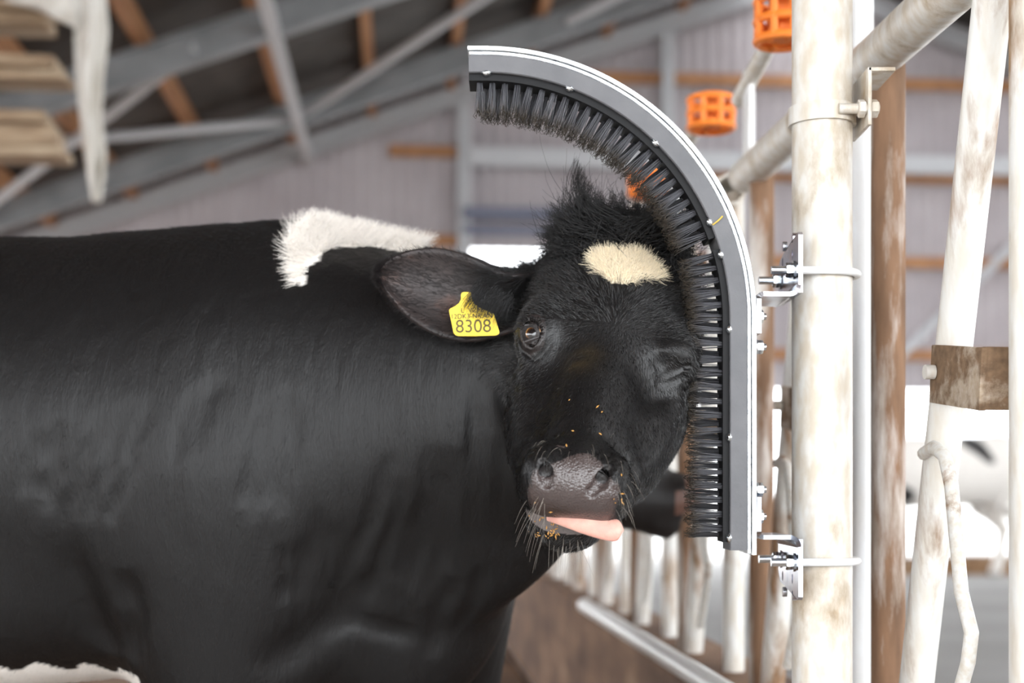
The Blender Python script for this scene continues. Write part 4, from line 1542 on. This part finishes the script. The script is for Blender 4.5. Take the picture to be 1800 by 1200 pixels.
# pipe clamp high on the post, with its angle bracket to the rail
zc = P(1445, 206, PY).z
clamp = empty('pipe_clamp', (pc.x, pc.y, zc))
tag(clamp, 'flat steel strap clamp bolted round the thick post near its top', 'clamp')
bpy.context.view_layer.update()
vs, fs = [], []
K = 40
for k in range(K + 1):
    a = math.pi * (0.5 + 0.10) + (math.pi * 1.62) * k / K - math.pi * 0.0
    for rr, dz in ((PR + 0.0005, -0.0115), (PR + 0.0045, -0.0115), (PR + 0.0045, 0.0115), (PR + 0.0005, 0.0115)):
        vs.append(Vector((pc.x + rr * math.cos(a), pc.y + rr * math.sin(a), zc + dz)))
for k in range(K):
    for j in range(4):
        fs.append((4 * k + j, 4 * k + (j + 1) % 4, 4 * k + 4 + (j + 1) % 4, 4 * k + 4 + j))
fs.append((0, 1, 2, 3)); fs.append((4 * K + 3, 4 * K + 2, 4 * K + 1, 4 * K))
mb = MB(); mb.add(vs, fs)
under(mb.build('strap', M_galv), clamp)
for sgn in (-1, 1):
    yy = pc.y + sgn * (PR + 0.003)
    mb = MB(); mb.tube([(pc.x + 0.012, yy, zc), (pc.x + 0.062, yy, zc)], 0.0065, 14)
    under(mb.build('bolt', M_galv), clamp)
    mb = MB(); hexnut(mb, Vector((pc.x + 0.040, yy, zc)), X, 0.0115, 0.009)
    hexnut(mb, Vector((pc.x + 0.056, yy, zc)), X, 0.0115, 0.009)
    under(mb.build('nut', M_galv), clamp)
mb = MB()
mb.box((pc.x + 0.0490, pc.y - 0.005, zc + 0.014), (0.005, 0.088, 0.072), None, 0.001)
mb.box((pc.x + 0.064, pc.y - 0.005, zc + 0.0475), (0.034, 0.088, 0.005), None, 0.001)
under(mb.build('angle_bracket', M_galv), clamp)

# ---------------------------------------------------------------- the brush
YF = 1.725
SC = YF / FPX
BD = 0.062                                   # depth of the brush, front to back
CC = P(850, 560, YF)                         # centre of the bend


def path_point(sx):
    """sx in pixels along the outer edge -> (unit outward normal, tangent, base point at radius 0 offset from outer edge)"""
    L1, R_, L3 = 28.0, 480.0, 415.0
    La = R_ * math.pi / 2
    if sx < L1:
        return Vector((0, 0, 1)), Vector((1, 0, 0)), CC + Vector((-(L1 - sx) * SC, 0, R_ * SC))
    if sx < L1 + La:
        a = math.pi / 2 - (sx - L1) / R_
        n = Vector((math.cos(a), 0, math.sin(a)))
        return n, Vector((math.sin(a), 0, -math.cos(a))), CC + n * (R_ * SC)
    return Vector((1, 0, 0)), Vector((0, 0, -1)), CC + Vector((R_ * SC, 0, -(sx - L1 - La) * SC))


LTOT = 28 + 480 * math.pi / 2 + 415


def sweep(name, s0, s1, d0, d1, y0, y1, mat, parent, step=9.0, bev=0.0):
    """bar that follows the bend from s0 to s1; d0..d1 = pixels in from the outer edge; y0..y1 = depth"""
    n = max(2, int((s1 - s0) / step))
    prof = [(d0 * SC + bev, y0), (d1 * SC - bev, y0), (d1 * SC, y0 + bev), (d1 * SC, y1), (d0 * SC, y1), (d0 * SC, y0 + bev)] if bev else [(d0 * SC, y0), (d1 * SC, y0), (d1 * SC, y1), (d0 * SC, y1)]
    k = len(prof)
    vs, fs = [], []
    for i in range(n + 1):
        nn, tt, b = path_point(s0 + (s1 - s0) * i / n)
        for d, y in prof:
            vs.append(b - nn * d + Vector((0, y, 0)))
    for i in range(n):
        for j in range(k):
            fs.append((i * k + j, (i + 1) * k + j, (i + 1) * k + (j + 1) % k, i * k + (j + 1) % k))
    fs.append(tuple(range(k))); fs.append(tuple(n * k + j for j in reversed(range(k))))
    me = mesh_from(vs, fs, name)
    bm = bmesh.new(); bm.from_mesh(me); bmesh.ops.recalc_face_normals(bm, faces=bm.faces); bm.to_mesh(me); bm.free()
    me.polygons.foreach_set('use_smooth', [True] * len(me.polygons))
    me.set_sharp_from_angle(angle=math.radians(30))
    return under(link(name, me, mat), parent)


brush = empty('cow_brush', P(1300, 975, YF))
tag(brush, 'curved cow scratching brush with black bristles on a grey rubber and steel back', 'brush')
bpy.context.view_layer.update()
sweep('steel_strip', 0, LTOT, 0, 8.5, -0.001, BD, M_strip, brush, 9, 0.0008)
sweep('steel_strip', 3, LTOT - 3, 9.5, 16, 0.0005, BD, M_strip, brush, 9, 0.0008)
sweep('rubber_strip', 2, LTOT - 8, 16, 47, 0.0, BD - 0.002, M_rubber, brush, 9, 0.0012)
S_GAP = 28 + 480 * math.radians(70.5)
S_GAP2 = S_GAP + 24
bk1 = sweep('brush_back', 2, S_GAP, 47, 59, 0.006, BD - 0.008, M_base, brush, 9)
bk2 = sweep('brush_back', S_GAP2, LTOT - 22, 45, 58, 0.006, BD - 0.008, M_base, brush, 9)


# bristle tufts: a few filament bundles, each copied along three staggered rows
def bristle_material():
    m = principled('bristle', (0.03, 0.03, 0.035), 0.3)
    L = m.node_tree.links
    at = nd(m, 'ShaderNodeAttribute', attribute_name='dirt')
    rp = nd(m, 'ShaderNodeValToRGB')
    e = rp.color_ramp.elements
    e[0].position = 0.55; e[0].color = (0.075, 0.075, 0.085, 1)
    e[1].position = 0.95; e[1].color = (0.040, 0.028, 0.016, 1)
    L.new(at.outputs['Fac'], rp.inputs['Fac'])
    L.new(rp.outputs['Color'], m.node_tree.nodes['Principled BSDF'].inputs['Base Color'])
    return m


M_bristle = bristle_material()


def tuft_mesh(seed, length=0.043, nf=30):
    r = np.random.default_rng(seed)
    vs, fs, dirt = [], [], []
    for i in range(nf):
        a = r.uniform(0, 2 * math.pi); q = math.sqrt(r.uniform())
        bx, by = 0.0036 * q * math.cos(a), 0.0036 * q * math.sin(a)
        fl = r.uniform(0.7, 1.5)
        tx, ty = bx * (1 + 0.85 * fl) + r.normal() * 0.0010, by * (1 + 0.85 * fl) + r.normal() * 0.0010
        ln = length * r.uniform(0.86, 1.06)
        ks = [0.0, 0.35, 0.72, 0.86, 0.94, 1.0]
        kink = r.normal(size=(6, 2)) * 0.0017
        b0 = len(vs)
        for j, t in enumerate(ks):
            x = bx + (tx - bx) * t ** 1.3; y = by + (ty - by) * t ** 1.3
            if j > 2:
                x += kink[j, 0] * (j - 2) * 0.55; y += kink[j, 1] * (j - 2) * 0.55
            z = ln * t if j < 5 else ln * (t - 0.03 + 0.04 * r.uniform())
            rad = 0.00062 * (1 - 0.35 * t)
            ph = r.uniform(0, 2)
            for k in range(3):
                g = ph * 0 + 2 * math.pi * k / 3 + i
                vs.append((x + rad * math.cos(g), y + rad * math.sin(g), z)); dirt.append(t)
        for j in range(len(ks) - 1):
            for k in range(3):
                fs.append((b0 + j * 3 + k, b0 + j * 3 + (k + 1) % 3, b0 + j * 3 + 3 + (k + 1) % 3, b0 + j * 3 + 3 + k))
        fs.append((b0 + 15, b0 + 16, b0 + 17))
    me = mesh_from(vs, fs, 'bristle_tuft', True)
    at = me.attributes.new('dirt', 'FLOAT', 'POINT')
    at.data.foreach_set('value', np.array(dirt, np.float32))
    me.materials.append(M_bristle)
    return me


TUFTS = [tuft_mesh(100 + i) for i in range(10)]
TUFTS_S = [tuft_mesh(200 + i, 0.043) for i in range(8)]


def put_tufts(s0, s1, step, dpx, back, meshes):
    n = int((s1 - s0) / step)
    for row, yy in enumerate((0.017, 0.043)):
        for i in range(n + 1):
            sx = s0 + step * i + (step / 2 if row == 1 else 0)
            if sx > s1 + 1: continue
            nn, tt, b = path_point(sx)
            nn = (nn + tt * random.uniform(-0.05, 0.05) + Yv * (random.uniform(-0.03, 0.03) + (0.06, -0.06)[row])).normalized()
            zl = -nn; yl = Yv - zl * Yv.dot(zl); yl.normalize(); xl = yl.cross(zl)
            M = Matrix((xl, yl, zl)).transposed().to_4x4()
            M = Matrix.Translation(b - path_point(sx)[0] * dpx * SC + Vector((0, yy, 0))) @ M @ Matrix.Rotation(random.uniform(0, 6.28), 4, 'Z')
            o = bpy.data.objects.new('bristle_tuft', random.choice(meshes))
            col.objects.link(o)
            o.matrix_world = M
            o.parent = back
            o.matrix_parent_inverse = back.matrix_world.inverted()


put_tufts(20, S_GAP - 8, 25.5, 58, bk1, TUFTS)
put_tufts(S_GAP2 + 8, LTOT - 34, 25.0, 56, bk2, TUFTS_S)
# screws along the inner edge of the rubber
for sx in (34, 200, 400, 588, 655, 800, 990, LTOT - 30):
    nn, tt, b = path_point(sx)
    c = b - nn * (47 * SC)
    bm = bmesh.new()
    bmesh.ops.create_uvsphere(bm, u_segments=16, v_segments=10, radius=0.0058)
    bmesh.ops.create_cone(bm, cap_ends=True, segments=18, radius1=0.0072, radius2=0.0072, depth=0.0014)
    for v in bm.verts: v.co.z *= 0.72
    me = bpy.data.meshes.new('screw'); bm.to_mesh(me); bm.free()
    me.polygons.foreach_set('use_smooth', [True] * len(me.polygons))
    o = link('screw', me, M_bolt)
    zl = -nn; M = Matrix((zl.cross(Yv), Yv, zl)).transposed().to_4x4()
    o.matrix_world = Matrix.Translation(c + Vector((0, 0.004, 0))) @ M
    under(o, brush)
# nuts on the outside
for py_ in (553, 607, 860, 908):
    c = P(1331, py_, YF) + Vector((0, BD / 2 - 0.012, 0))
    mb = MB()
    mb.tube([c, c + X * 0.014], 0.0042, 12)
    hexnut(mb, c + X * 0.0065, X, 0.0085, 0.008)
    mb.tube([c + X * 0.0005, c + X * 0.0022], 0.0105, 16)
    under(mb.build('nut', M_bolt), brush)
# a wisp of straw caught by the gap
mb = MB(); mb.tube([P(1253, 395, YF), P(1262, 388, YF - 0.004), P(1270, 380, YF - 0.002)], 0.0011, 6)
o = mb.build('straw', principled('straw', (0.62, 0.42, 0.08), 0.7)); tag(o, 'short yellow straw caught in the gap of the curved brush', 'straw')


# ---------------------------------------------------------------- brackets
def plate_with_holes(outline, holes, t, origin, ex, ey):
    """flat plate: 2D outline with round or oval holes, thickness t along ex x ey"""
    bm = bmesh.new()
    def loop(pts):
        vv = [bm.verts.new((x, y, 0)) for x, y in pts]
        return [bm.edges.new((vv[i], vv[(i + 1) % len(vv)])) for i in range(len(vv))]
    es = loop(outline)
    for (x, y, rx, ry) in holes:
        es += loop([(x + rx * math.cos(2 * math.pi * k / 14), y + ry * math.sin(2 * math.pi * k / 14)) for k in range(14)])
    r = bmesh.ops.triangle_fill(bm, use_beauty=True, use_dissolve=False, edges=es)
    fs = [g for g in r['geom'] if isinstance(g, bmesh.types.BMFace)]
    ext = bmesh.ops.extrude_face_region(bm, geom=fs)
    for v in [g for g in ext['geom'] if isinstance(g, bmesh.types.BMVert)]: v.co.z += t
    bmesh.ops.recalc_face_normals(bm, faces=bm.faces)
    ez = ex.cross(ey)
    vs = [origin + ex * v.co.x + ey * v.co.y + ez * v.co.z for v in bm.verts]
    bm.verts.index_update()
    out_ = (vs, [[v.index for v in f.verts] for f in bm.faces])
    bm.free()
    return out_


def bracket(zy, up, label, ub_y):
    """Z-shaped bracket: flange on the brush, shelf, plate against the post with a U-bolt; up = +1 plate goes up"""
    br = empty('brush_bracket', P(1372, zy, PY))
    tag(br, label, 'bracket', 'brackets holding the brush')
    bpy.context.view_layer.update()
    yc = YF + BD / 2
    xs = P(1331, zy, YF).x + 0.0005                 # outer face of the strip
    xp = pc.x - PR - 0.001                          # touching the post
    zs = P(1372, zy, PY - 0.04).z
    T = 0.0055
    w2 = 0.05
    # plate on the post
    hgt = 0.075
    y0, y1 = PY - 0.072, PY + 0.060
    zu = P(1400, ub_y, PY).z
    o_ = Vector((xp - T, 0, 0))
    outl = [(y0, zs), (y1, zs), (y1, zs + up * (hgt - 0.030)), (y1 - 0.012, zs + up * (hgt - 0.016)), (y0 + 0.004, zs + up * hgt), (y0, zs + up * (hgt - 0.004))]
    hl = []
    for yy in (PY - 0.034, PY + 0.030):
        for j in (0, 1, 2):
            hl.append((yy, zu + up * (0.0 + 0.021 * j), 0.0045, 0.0065))
    vs, fs = plate_with_holes(outl, hl, T, o_, Yv, Z)
    mb = MB(); mb.add(vs, fs)
    # shelf and flange, in one bent piece: profile in x, z swept along y
    prof = []
    R_ = 0.010
    A = [(xs + 0.0, zs - up * 0.052), (xs + 0.0, zs - up * R_)]
    cen = (xs + R_, zs - up * R_)
    A += [(cen[0] - R_ * math.cos(a), cen[1] + up * R_ * math.sin(a)) for a in np.linspace(0.2, math.pi / 2, 6)]
    cen2 = (xp - T - 0.002 - 0.0 , zs + up * R_)
    A += [(cen2[0] - R_ + 0.0 + R_ * math.sin(a), cen2[1] - up * R_ * math.cos(a)) for a in np.linspace(0.0, math.pi / 2, 6)]
    n = len(A)
    A = [Vector((x, 0, z)) for x, z in A]
    vs, fs = [], []
    for i in range(n):
        t = (A[min(i + 1, n - 1)] - A[max(i - 1, 0)]).normalized()
        m = Vector((t.z, 0, -t.x)) * up
        f = i / (n - 1)
        ya = (yc - 0.027) * (1 - f) + y0 * f; yb = (yc + 0.027) * (1 - f) + y1 * f
        for q in (A[i] + Vector((0, ya, 0)), A[i] + Vector((0, yb, 0)), A[i] + m * T + Vector((0, yb, 0)), A[i] + m * T + Vector((0, ya, 0))):
            vs.append(q)
    for i in range(n - 1):
        for j in range(4):
            fs.append((4 * i + j, 4 * i + (j + 1) % 4, 4 * i + 4 + (j + 1) % 4, 4 * i + 4 + j))
    fs.append((0, 3, 2, 1)); fs.append((4 * n - 4, 4 * n - 3, 4 * n - 2, 4 * n - 1))
    me_ = MB(); me_.add(vs, fs)
    ob = under(me_.build('bent_shelf', M_zinc), br)
    bm = bmesh.new(); bm.from_mesh(ob.data); bmesh.ops.recalc_face_normals(bm, faces=bm.faces); bm.to_mesh(ob.data); bm.free()
    ob.data.polygons.foreach_set('use_smooth', [True] * len(ob.data.polygons)); ob.data.set_sharp_from_angle(angle=math.radians(35))
    under(mb.build('post_plate', M_zinc), br)
    # U-bolt
    rr = PR + 0.0058
    pts = [Vector((xp - 0.028, pc.y - rr, zu)), Vector((pc.x, pc.y - rr, zu))]
    pts += [Vector((pc.x + rr * math.sin(a), pc.y - rr * math.cos(a), zu)) for a in np.linspace(0.1, math.pi - 0.1, 22)]
    pts += [Vector((pc.x, pc.y + rr, zu)), Vector((xp - 0.028, pc.y + rr, zu))]
    mb = MB(); mb.tube(pts, 0.0050, 14)
    under(mb.build('u_bolt', M_white), br)
    for sgn in (-1, 1):
        mb = MB(); hexnut(mb, Vector((xp - 0.0115, pc.y + sgn * rr, zu)), X, 0.0095, 0.009)
        mb.tube([Vector((xp - 0.0072, pc.y + sgn * rr, zu)), Vector((xp - 0.0055, pc.y + sgn * rr, zu))], 0.0115, 18)
        under(mb.build('nut', M_bolt), br)
        mb = MB(); mb.tube([Vector((xp - 0.034, pc.y + sgn * rr, zu)), Vector((xp - 0.014, pc.y + sgn * rr, zu))], 0.0052, 12)
        under(mb.build('thread', M_bolt), br)
    return br


bracket(520, 1, 'upper bright zinc bracket joining brush and post, its plate pointing up', 484)
bracket(946, -1, 'lower bright zinc bracket joining brush and post, its plate pointing down', 985)

# ---------------------------------------------------------------- headlock fence bays
UF = 0.688
PITCH = 0.70
NB = 9
LABELS = {0: 'nearest headlock bay with a rusty latch box, beside the thick post', 1: 'second headlock bay, its rail end showing just behind the curved brush'}
M_rail_shade = principled('rail_inner_shade', (0.03, 0.028, 0.026), 0.8)  # colour of the painted shade inside the rail ends


def rod_path(v, pts, r, name, mat, parent, n=10):
    mb = MB(); mb.tube([B(UF + du, v + dv, z) for du, dv, z in pts], r, n)
    return under(mb.build(name, mat), parent)


for k in range(NB):
    v = 1.955 + PITCH * k
    lab = LABELS.get(k, '%s headlock bay from the thick post, blurred behind the brush and cow' % ('third', 'fourth', 'fifth', 'sixth', 'seventh', 'eighth', 'ninth')[max(0, k - 2)])
    bay = empty('headlock_bay', B(UF, v, 0.52))
    tag(bay, lab, 'fence', 'headlock bays along the feed kerb')
    bpy.context.view_layer.update()
    nn_ = 24 if k < 2 else 12
    mb = MB(); mb.tube([B(UF, v, 0.50), B(UF, v, 1.515)], 0.0238, nn_); under(mb.build('upright', M_rusty), bay)
    mb = MB(); mb.pipe(B(UF - 0.012, v + 0.085, 1.512), B(UF - 0.012, v - 0.50, 1.512), 0.032, 0.004, nn_ + 4); under(mb.build('top_rail', M_galv), bay)
    # added dark disc standing in for the shade inside the open rail end
    mb = MB(); mb.tube([B(UF - 0.012, v + 0.03, 1.512), B(UF - 0.012, v + 0.035, 1.512)], 0.0278, 12); under(mb.build('rail_shade_disc', M_rail_shade), bay)
    mb = MB(); mb.tube([B(UF - 0.002, v - 0.065, 0.47), B(UF - 0.002, v - 0.385, 1.56)], 0.0225, nn_); under(mb.build('swing_bar', M_halfrust), bay)
    mb = MB(); mb.tube([B(UF + 0.012, v - 0.425, 0.50), B(UF + 0.012, v - 0.425, 1.52)], 0.0225, nn_); under(mb.build('fixed_bar', M_fixed), bay)
    # latch box between swing bar and fixed bar
    mb = MB()
    c = B(UF - 0.022, v - 0.305, 1.035)
    rot = RB @ Matrix.Rotation(math.radians(7), 3, 'X')
    mb.box(c, (0.010, 0.155, 0.072), rot, 0.002)
    mb.box(c + RB @ Vector((0.024, -0.072, -0.008)), (0.052, 0.010, 0.072), rot, 0.002)
    under(mb.build('latch_box', M_latch), bay)
    mb = MB(); q = B(UF - 0.028, v - 0.245, 1.045); mb.tube([q, q + RB @ Vector((-0.012, 0, 0))], 0.009, 12); under(mb.build('latch_pin', M_galv), bay)
    rod_path(v, [(-0.026, -0.205, 0.945), (-0.03, -0.25, 0.952), (-0.03, -0.285, 0.940), (-0.03, -0.305, 0.905), (-0.03, -0.335, 0.78), (-0.03, -0.365, 0.735), (-0.03, -0.355, 0.70), (-0.03, -0.29, 0.60)], 0.0085, 'release_rod', M_rod, bay, 10)
    # angle of flat steel hanging the bay on its rail
    if k >= 1:
        mb = MB()
        mb.box(B(UF - 0.02, v + 0.02, 1.62), (0.012, 0.055, 0.17), RB, 0.002)
        under(mb.build('hanger_plate', M_white), bay)
        mb = MB(); mb.tube([B(UF - 0.02, v + 0.10, 1.665), B(UF - 0.02, v - 0.22, 1.72)], 0.016, 12); under(mb.build('lock_lever', M_galv), bay)

# orange plastic cage rings on the levers
def ring_cage(c, r, h, label):
    o = empty('lock_ring', c)
    tag(o, label, 'plastic ring', 'orange rings on the lock levers')
    bpy.context.view_layer.update()
    for dz in (-h / 2, 0.0, h / 2):
        mb = MB()
        ring = [c + Vector((r * math.cos(a), r * math.sin(a), dz)) for a in np.linspace(0, 2 * math.pi, 29)[:-1]]
        mb.tube(ring, 0.0075, 8, closed=True)
        under(mb.build('hoop', M_orange), o)
    for k in range(8):
        a = 2 * math.pi * k / 8 + 0.3
        mb = MB(); mb.tube([c + Vector((r * math.cos(a), r * math.sin(a), -h / 2)), c + Vector((r * math.cos(a), r * math.sin(a), h / 2))], 0.007, 8)
        under(mb.build('spoke', M_orange), o)
    mb = MB(); mb.tube([c + Vector((0, 0, -h / 2)), c + Vector((0, 0, h / 2 + 0.004))], 0.022, 14); under(mb.build('hub', M_orange), o)
    for k in range(4):
        a = 2 * math.pi * k / 4 + 0.3
        mb = MB(); mb.tube([c + Vector((0.02 * math.cos(a), 0.02 * math.sin(a), -h / 2)), c + Vector((r * math.cos(a), r * math.sin(a), -h / 2))], 0.007, 8)
        under(mb.build('rib', M_orange), o)


ring_cage(P(1374, 38, 2.42), 0.042, 0.066, 'largest orange plastic ring, cut by the thick post near the top')
ring_cage(P(1250, 200, 3.12), 0.048, 0.060, 'middle orange plastic ring beside the steel back of the curved brush')
ring_cage(P(1138, 322, 3.82), 0.048, 0.060, 'small blurred orange ring seen just under the arch of bristles')

# white water pipe along the kerb
mb = MB(); mb.tube([B(0.545, 1.98, 0.56), B(0.545, 4.15, 0.56), B(0.545, 4.17, 0.56)], [0.021, 0.021, 0.017], 18)
o = mb.build('kerb_pipe', principled('white_plastic', (0.85, 0.85, 0.83), 0.35)); tag(o, 'white plastic pipe running along the brown kerb under the brush', 'pipe')

# ====================================================================== other cows, standing further back
def herd_sdf(w, HO_, HR_, s=1.0):
    """same cow, head low and stretched forward; w in the cow's own metres"""
    global HO, HR
    o, r = HO, HR
    HO, HR = HO_, HR_
    h = head_sdf(w)
    HO, HR = o, r
    d = cone(w, (-1.42, 2.19, 0.975), (-0.62, 2.17, 0.955), 0.315, 0.325, (1, 0.92, 1))
    d = smin(d, ell(w, (-0.42, 2.14, 0.965), (0.30, 0.245, 0.315)), 0.10)
    d = smin(d, ell(w, (-1.52, 2.2, 1.04), (0.26, 0.25, 0.25)), 0.10)
    nb = HO_ + HR_ @ np.array([0, -0.10, -0.10])
    d = smin(d, cone(w, (-0.30, 2.15, 1.03), nb, 0.22, 0.12), 0.10)
    d = smin(d, cone(w, (-0.30, 2.15, 0.90), nb + np.array([-0.03, 0, -0.05]), 0.20, 0.10), 0.10)
    d = smin(d, ell(w, (-0.25, 2.15, 0.78), (0.16, 0.12, 0.18)), 0.09)
    for (x, y) in ((-0.41, 2.02), (-0.33, 2.29)):
        d = smin(d, cone(w, (x, y, 0.80), (x - 0.01, y, 0.50), 0.125, 0.070), 0.06)
        d = smin(d, cone(w, (x - 0.01, y, 0.50), (x + 0.01, y, 0.14), 0.060, 0.040), 0.03)
        d = smin(d, cone(w, (x + 0.01, y, 0.12), (x + 0.035, y, 0.045), 0.045, 0.060), 0.02)
    for (x, y) in ((-1.50, 2.04), (-1.60, 2.34)):
        d = smin(d, cone(w, (x + 0.06, y, 0.92), (x + 0.10, y, 0.66), 0.16, 0.11), 0.08)
        d = smin(d, cone(w, (x + 0.10, y, 0.66), (x - 0.12, y, 0.44), 0.10, 0.058), 0.05)
        d = smin(d, cone(w, (x - 0.12, y, 0.44), (x - 0.07, y, 0.14), 0.055, 0.044), 0.03)
        d = smin(d, cone(w, (x - 0.07, y, 0.12), (x - 0.04, y, 0.045), 0.048, 0.060), 0.02)
    d = smax(d, 0.004 - w[:, 2], 0.01)
    return smin(h, d, 0.04)


f_ = unit(np.array([0.90, -0.16, -0.42])); s_ = unit(np.cross(f_, np.array([0.0, 0.0, 1.0]))) ; n_ = np.cross(s_, f_)
# columns s, f, n with s = cow's left; head looking to +x: left is +y
HR2 = np.stack([-s_, f_, n_], 1)
HO2 = np.array([0.17, 2.12, 1.09])
_v, _f = surface_nets(lambda w: herd_sdf(w, HO2, HR2), (-1.95, 1.70, -0.03), (0.55, 2.62, 1.42), 0.024)
_v = _v - np.array([-0.6, 2.15, 0])
herd_me = mesh_from(_v, _f.tolist(), 'herd_cow', True)
bm = bmesh.new(); bm.from_mesh(herd_me); bmesh.ops.recalc_face_normals(bm, faces=bm.faces); bm.to_mesh(herd_me); bm.free()
herd_me.polygons.foreach_set('use_smooth', [True] * len(herd_me.polygons))


def holstein(name, lo, hi, seed):
    m = principled(name, (0.02, 0.02, 0.02), 0.5)
    noise_mix(m, [(lo, (0.014, 0.012, 0.012)), (hi, (0.78, 0.74, 0.69))], 1.7, 1.0)
    m.node_tree.nodes['Mapping'].inputs['Location'].default_value = (seed, seed * 0.37, 0)
    return m


def muzzle_material():
    m = principled('dark_cow', (0.013, 0.011, 0.011), 0.5)
    return m


M_herd = muzzle_material()
M_muz = principled('pinkish_muzzle', (0.16, 0.085, 0.065), 0.4)


def herd_cow(loc, rz, sc, mat, label):
    r = empty('cow', loc, rz)
    r.scale = (sc, sc, sc)
    tag(r, label, 'cow')
    me = herd_me.copy(); me.materials.clear(); me.materials.append(mat); me.materials.append(M_muz)
    co, _ = mesh_arrays(me)
    hh = ((co + np.array([-0.6, 2.15, 0]) - HO2) @ HR2) / HS
    idx = []
    for p_ in me.polygons:
        c = hh[list(p_.vertices)].mean(0)
        idx.append(1 if c[1] > 0.20 and c[2] > -0.09 else 0)
    me.polygons.foreach_set('material_index', idx)
    link('body', me, mat, r)
    # ears
    for sg in (-1, 1):
        base = HO2 + HS * (HR2 @ np.array([sg * 0.09, -0.13, -0.05])) - np.array([-0.6, 2.15, 0])
        ax = unit(np.array([-0.25, sg * 1.0, -0.05])); upv = np.array([0.0, 0, 1.0])
        upp = [base + ax * t * 0.19 + upv * 0.05 * math.sin(math.pi * min(1, 0.2 + 0.8 * t)) for t in np.linspace(0, 1, 8)]
        loo = [base + ax * t * 0.19 - upv * 0.05 * math.sin(math.pi * min(1, 0.2 + 0.8 * t)) for t in np.linspace(0, 1, 8)]
        m2, _q = ear_mesh(ear_grid(upp, loo, 0.02, 14, 8), 0.008)
        link('ear', m2, M_ear, r)
    return r


herd_cow((-0.52, 3.02, 0), 0.0, 0.93, M_herd, 'dark second cow, only its lowered muzzle showing between the first cow\'s cheek and the bristles')
herd_cow(B(4.6, 12.6, 0.1), math.radians(190), 1.0, holstein('patched_coat_two', 0.42, 0.44, 3.1), 'blurred black and white cow far off between the bars of the nearest bay')

# feed heap at the end of the alley and a blue drum by the wall
M_feed = principled('silage', (0.22, 0.12, 0.06), 0.9)
noise_mix(M_feed, [(0.3, (0.14, 0.07, 0.03)), (0.7, (0.34, 0.20, 0.10))], 9, 6, bump=0.6, bump_scale=40)
vs, fs = [], []
nu, nv = 40, 14
for i in range(nu + 1):
    for j in range(nv + 1):
        a, b = i / nu, j / nv
        hgt = 0.24 * (math.sin(math.pi * a) ** 0.4) * math.sin(math.pi * b) * (0.8 + 0.25 * math.sin(9 * a + 3 * b) + 0.12 * math.sin(23 * a - 11 * b))
        vs.append(B(4.3 + 5.2 * a, 12.9 + 1.1 * b, 0.099 + max(0, hgt)))
for i in range(nu):
    for j in range(nv):
        fs.append((i * (nv + 1) + j, (i + 1) * (nv + 1) + j, (i + 1) * (nv + 1) + j + 1, i * (nv + 1) + j + 1))
o = link('feed_heap', mesh_from(vs, fs, 'feed_heap', True), M_feed)
tag(o, 'low brown heap of feed across the far alley floor', 'feed', kind='stuff')
dc = P(1541, 745, 15.2)
drum = empty('water_drum', (dc.x, dc.y, 0.1))
tag(drum, 'pale blue drum on a stand far behind the slim white pipe', 'drum')
bpy.context.view_layer.update()
M_drum = principled('blue_plastic', (0.16, 0.45, 0.62), 0.45)
mb = MB()
zz = [q + 0.12 for q in (1.28, 1.30, 1.45, 1.47, 1.49, 1.62, 1.64, 1.66, 1.78, 1.80)]
rr = [0.18, 0.20, 0.20, 0.215, 0.20, 0.20, 0.215, 0.20, 0.20, 0.18]
mb.tube([Vector((dc.x, dc.y, z)) for z in zz], rr, 24)
under(mb.build('barrel', M_drum), drum)
for dx in (-0.13, 0.13):
    for dy in (-0.13, 0.13):
        mb = MB(); mb.beam((dc.x + dx, dc.y + dy, 0.1), (dc.x + dx, dc.y + dy, 1.40), 0.04, 0.04, (0, 1, 0)); under(mb.build('leg', M_steel), drum)
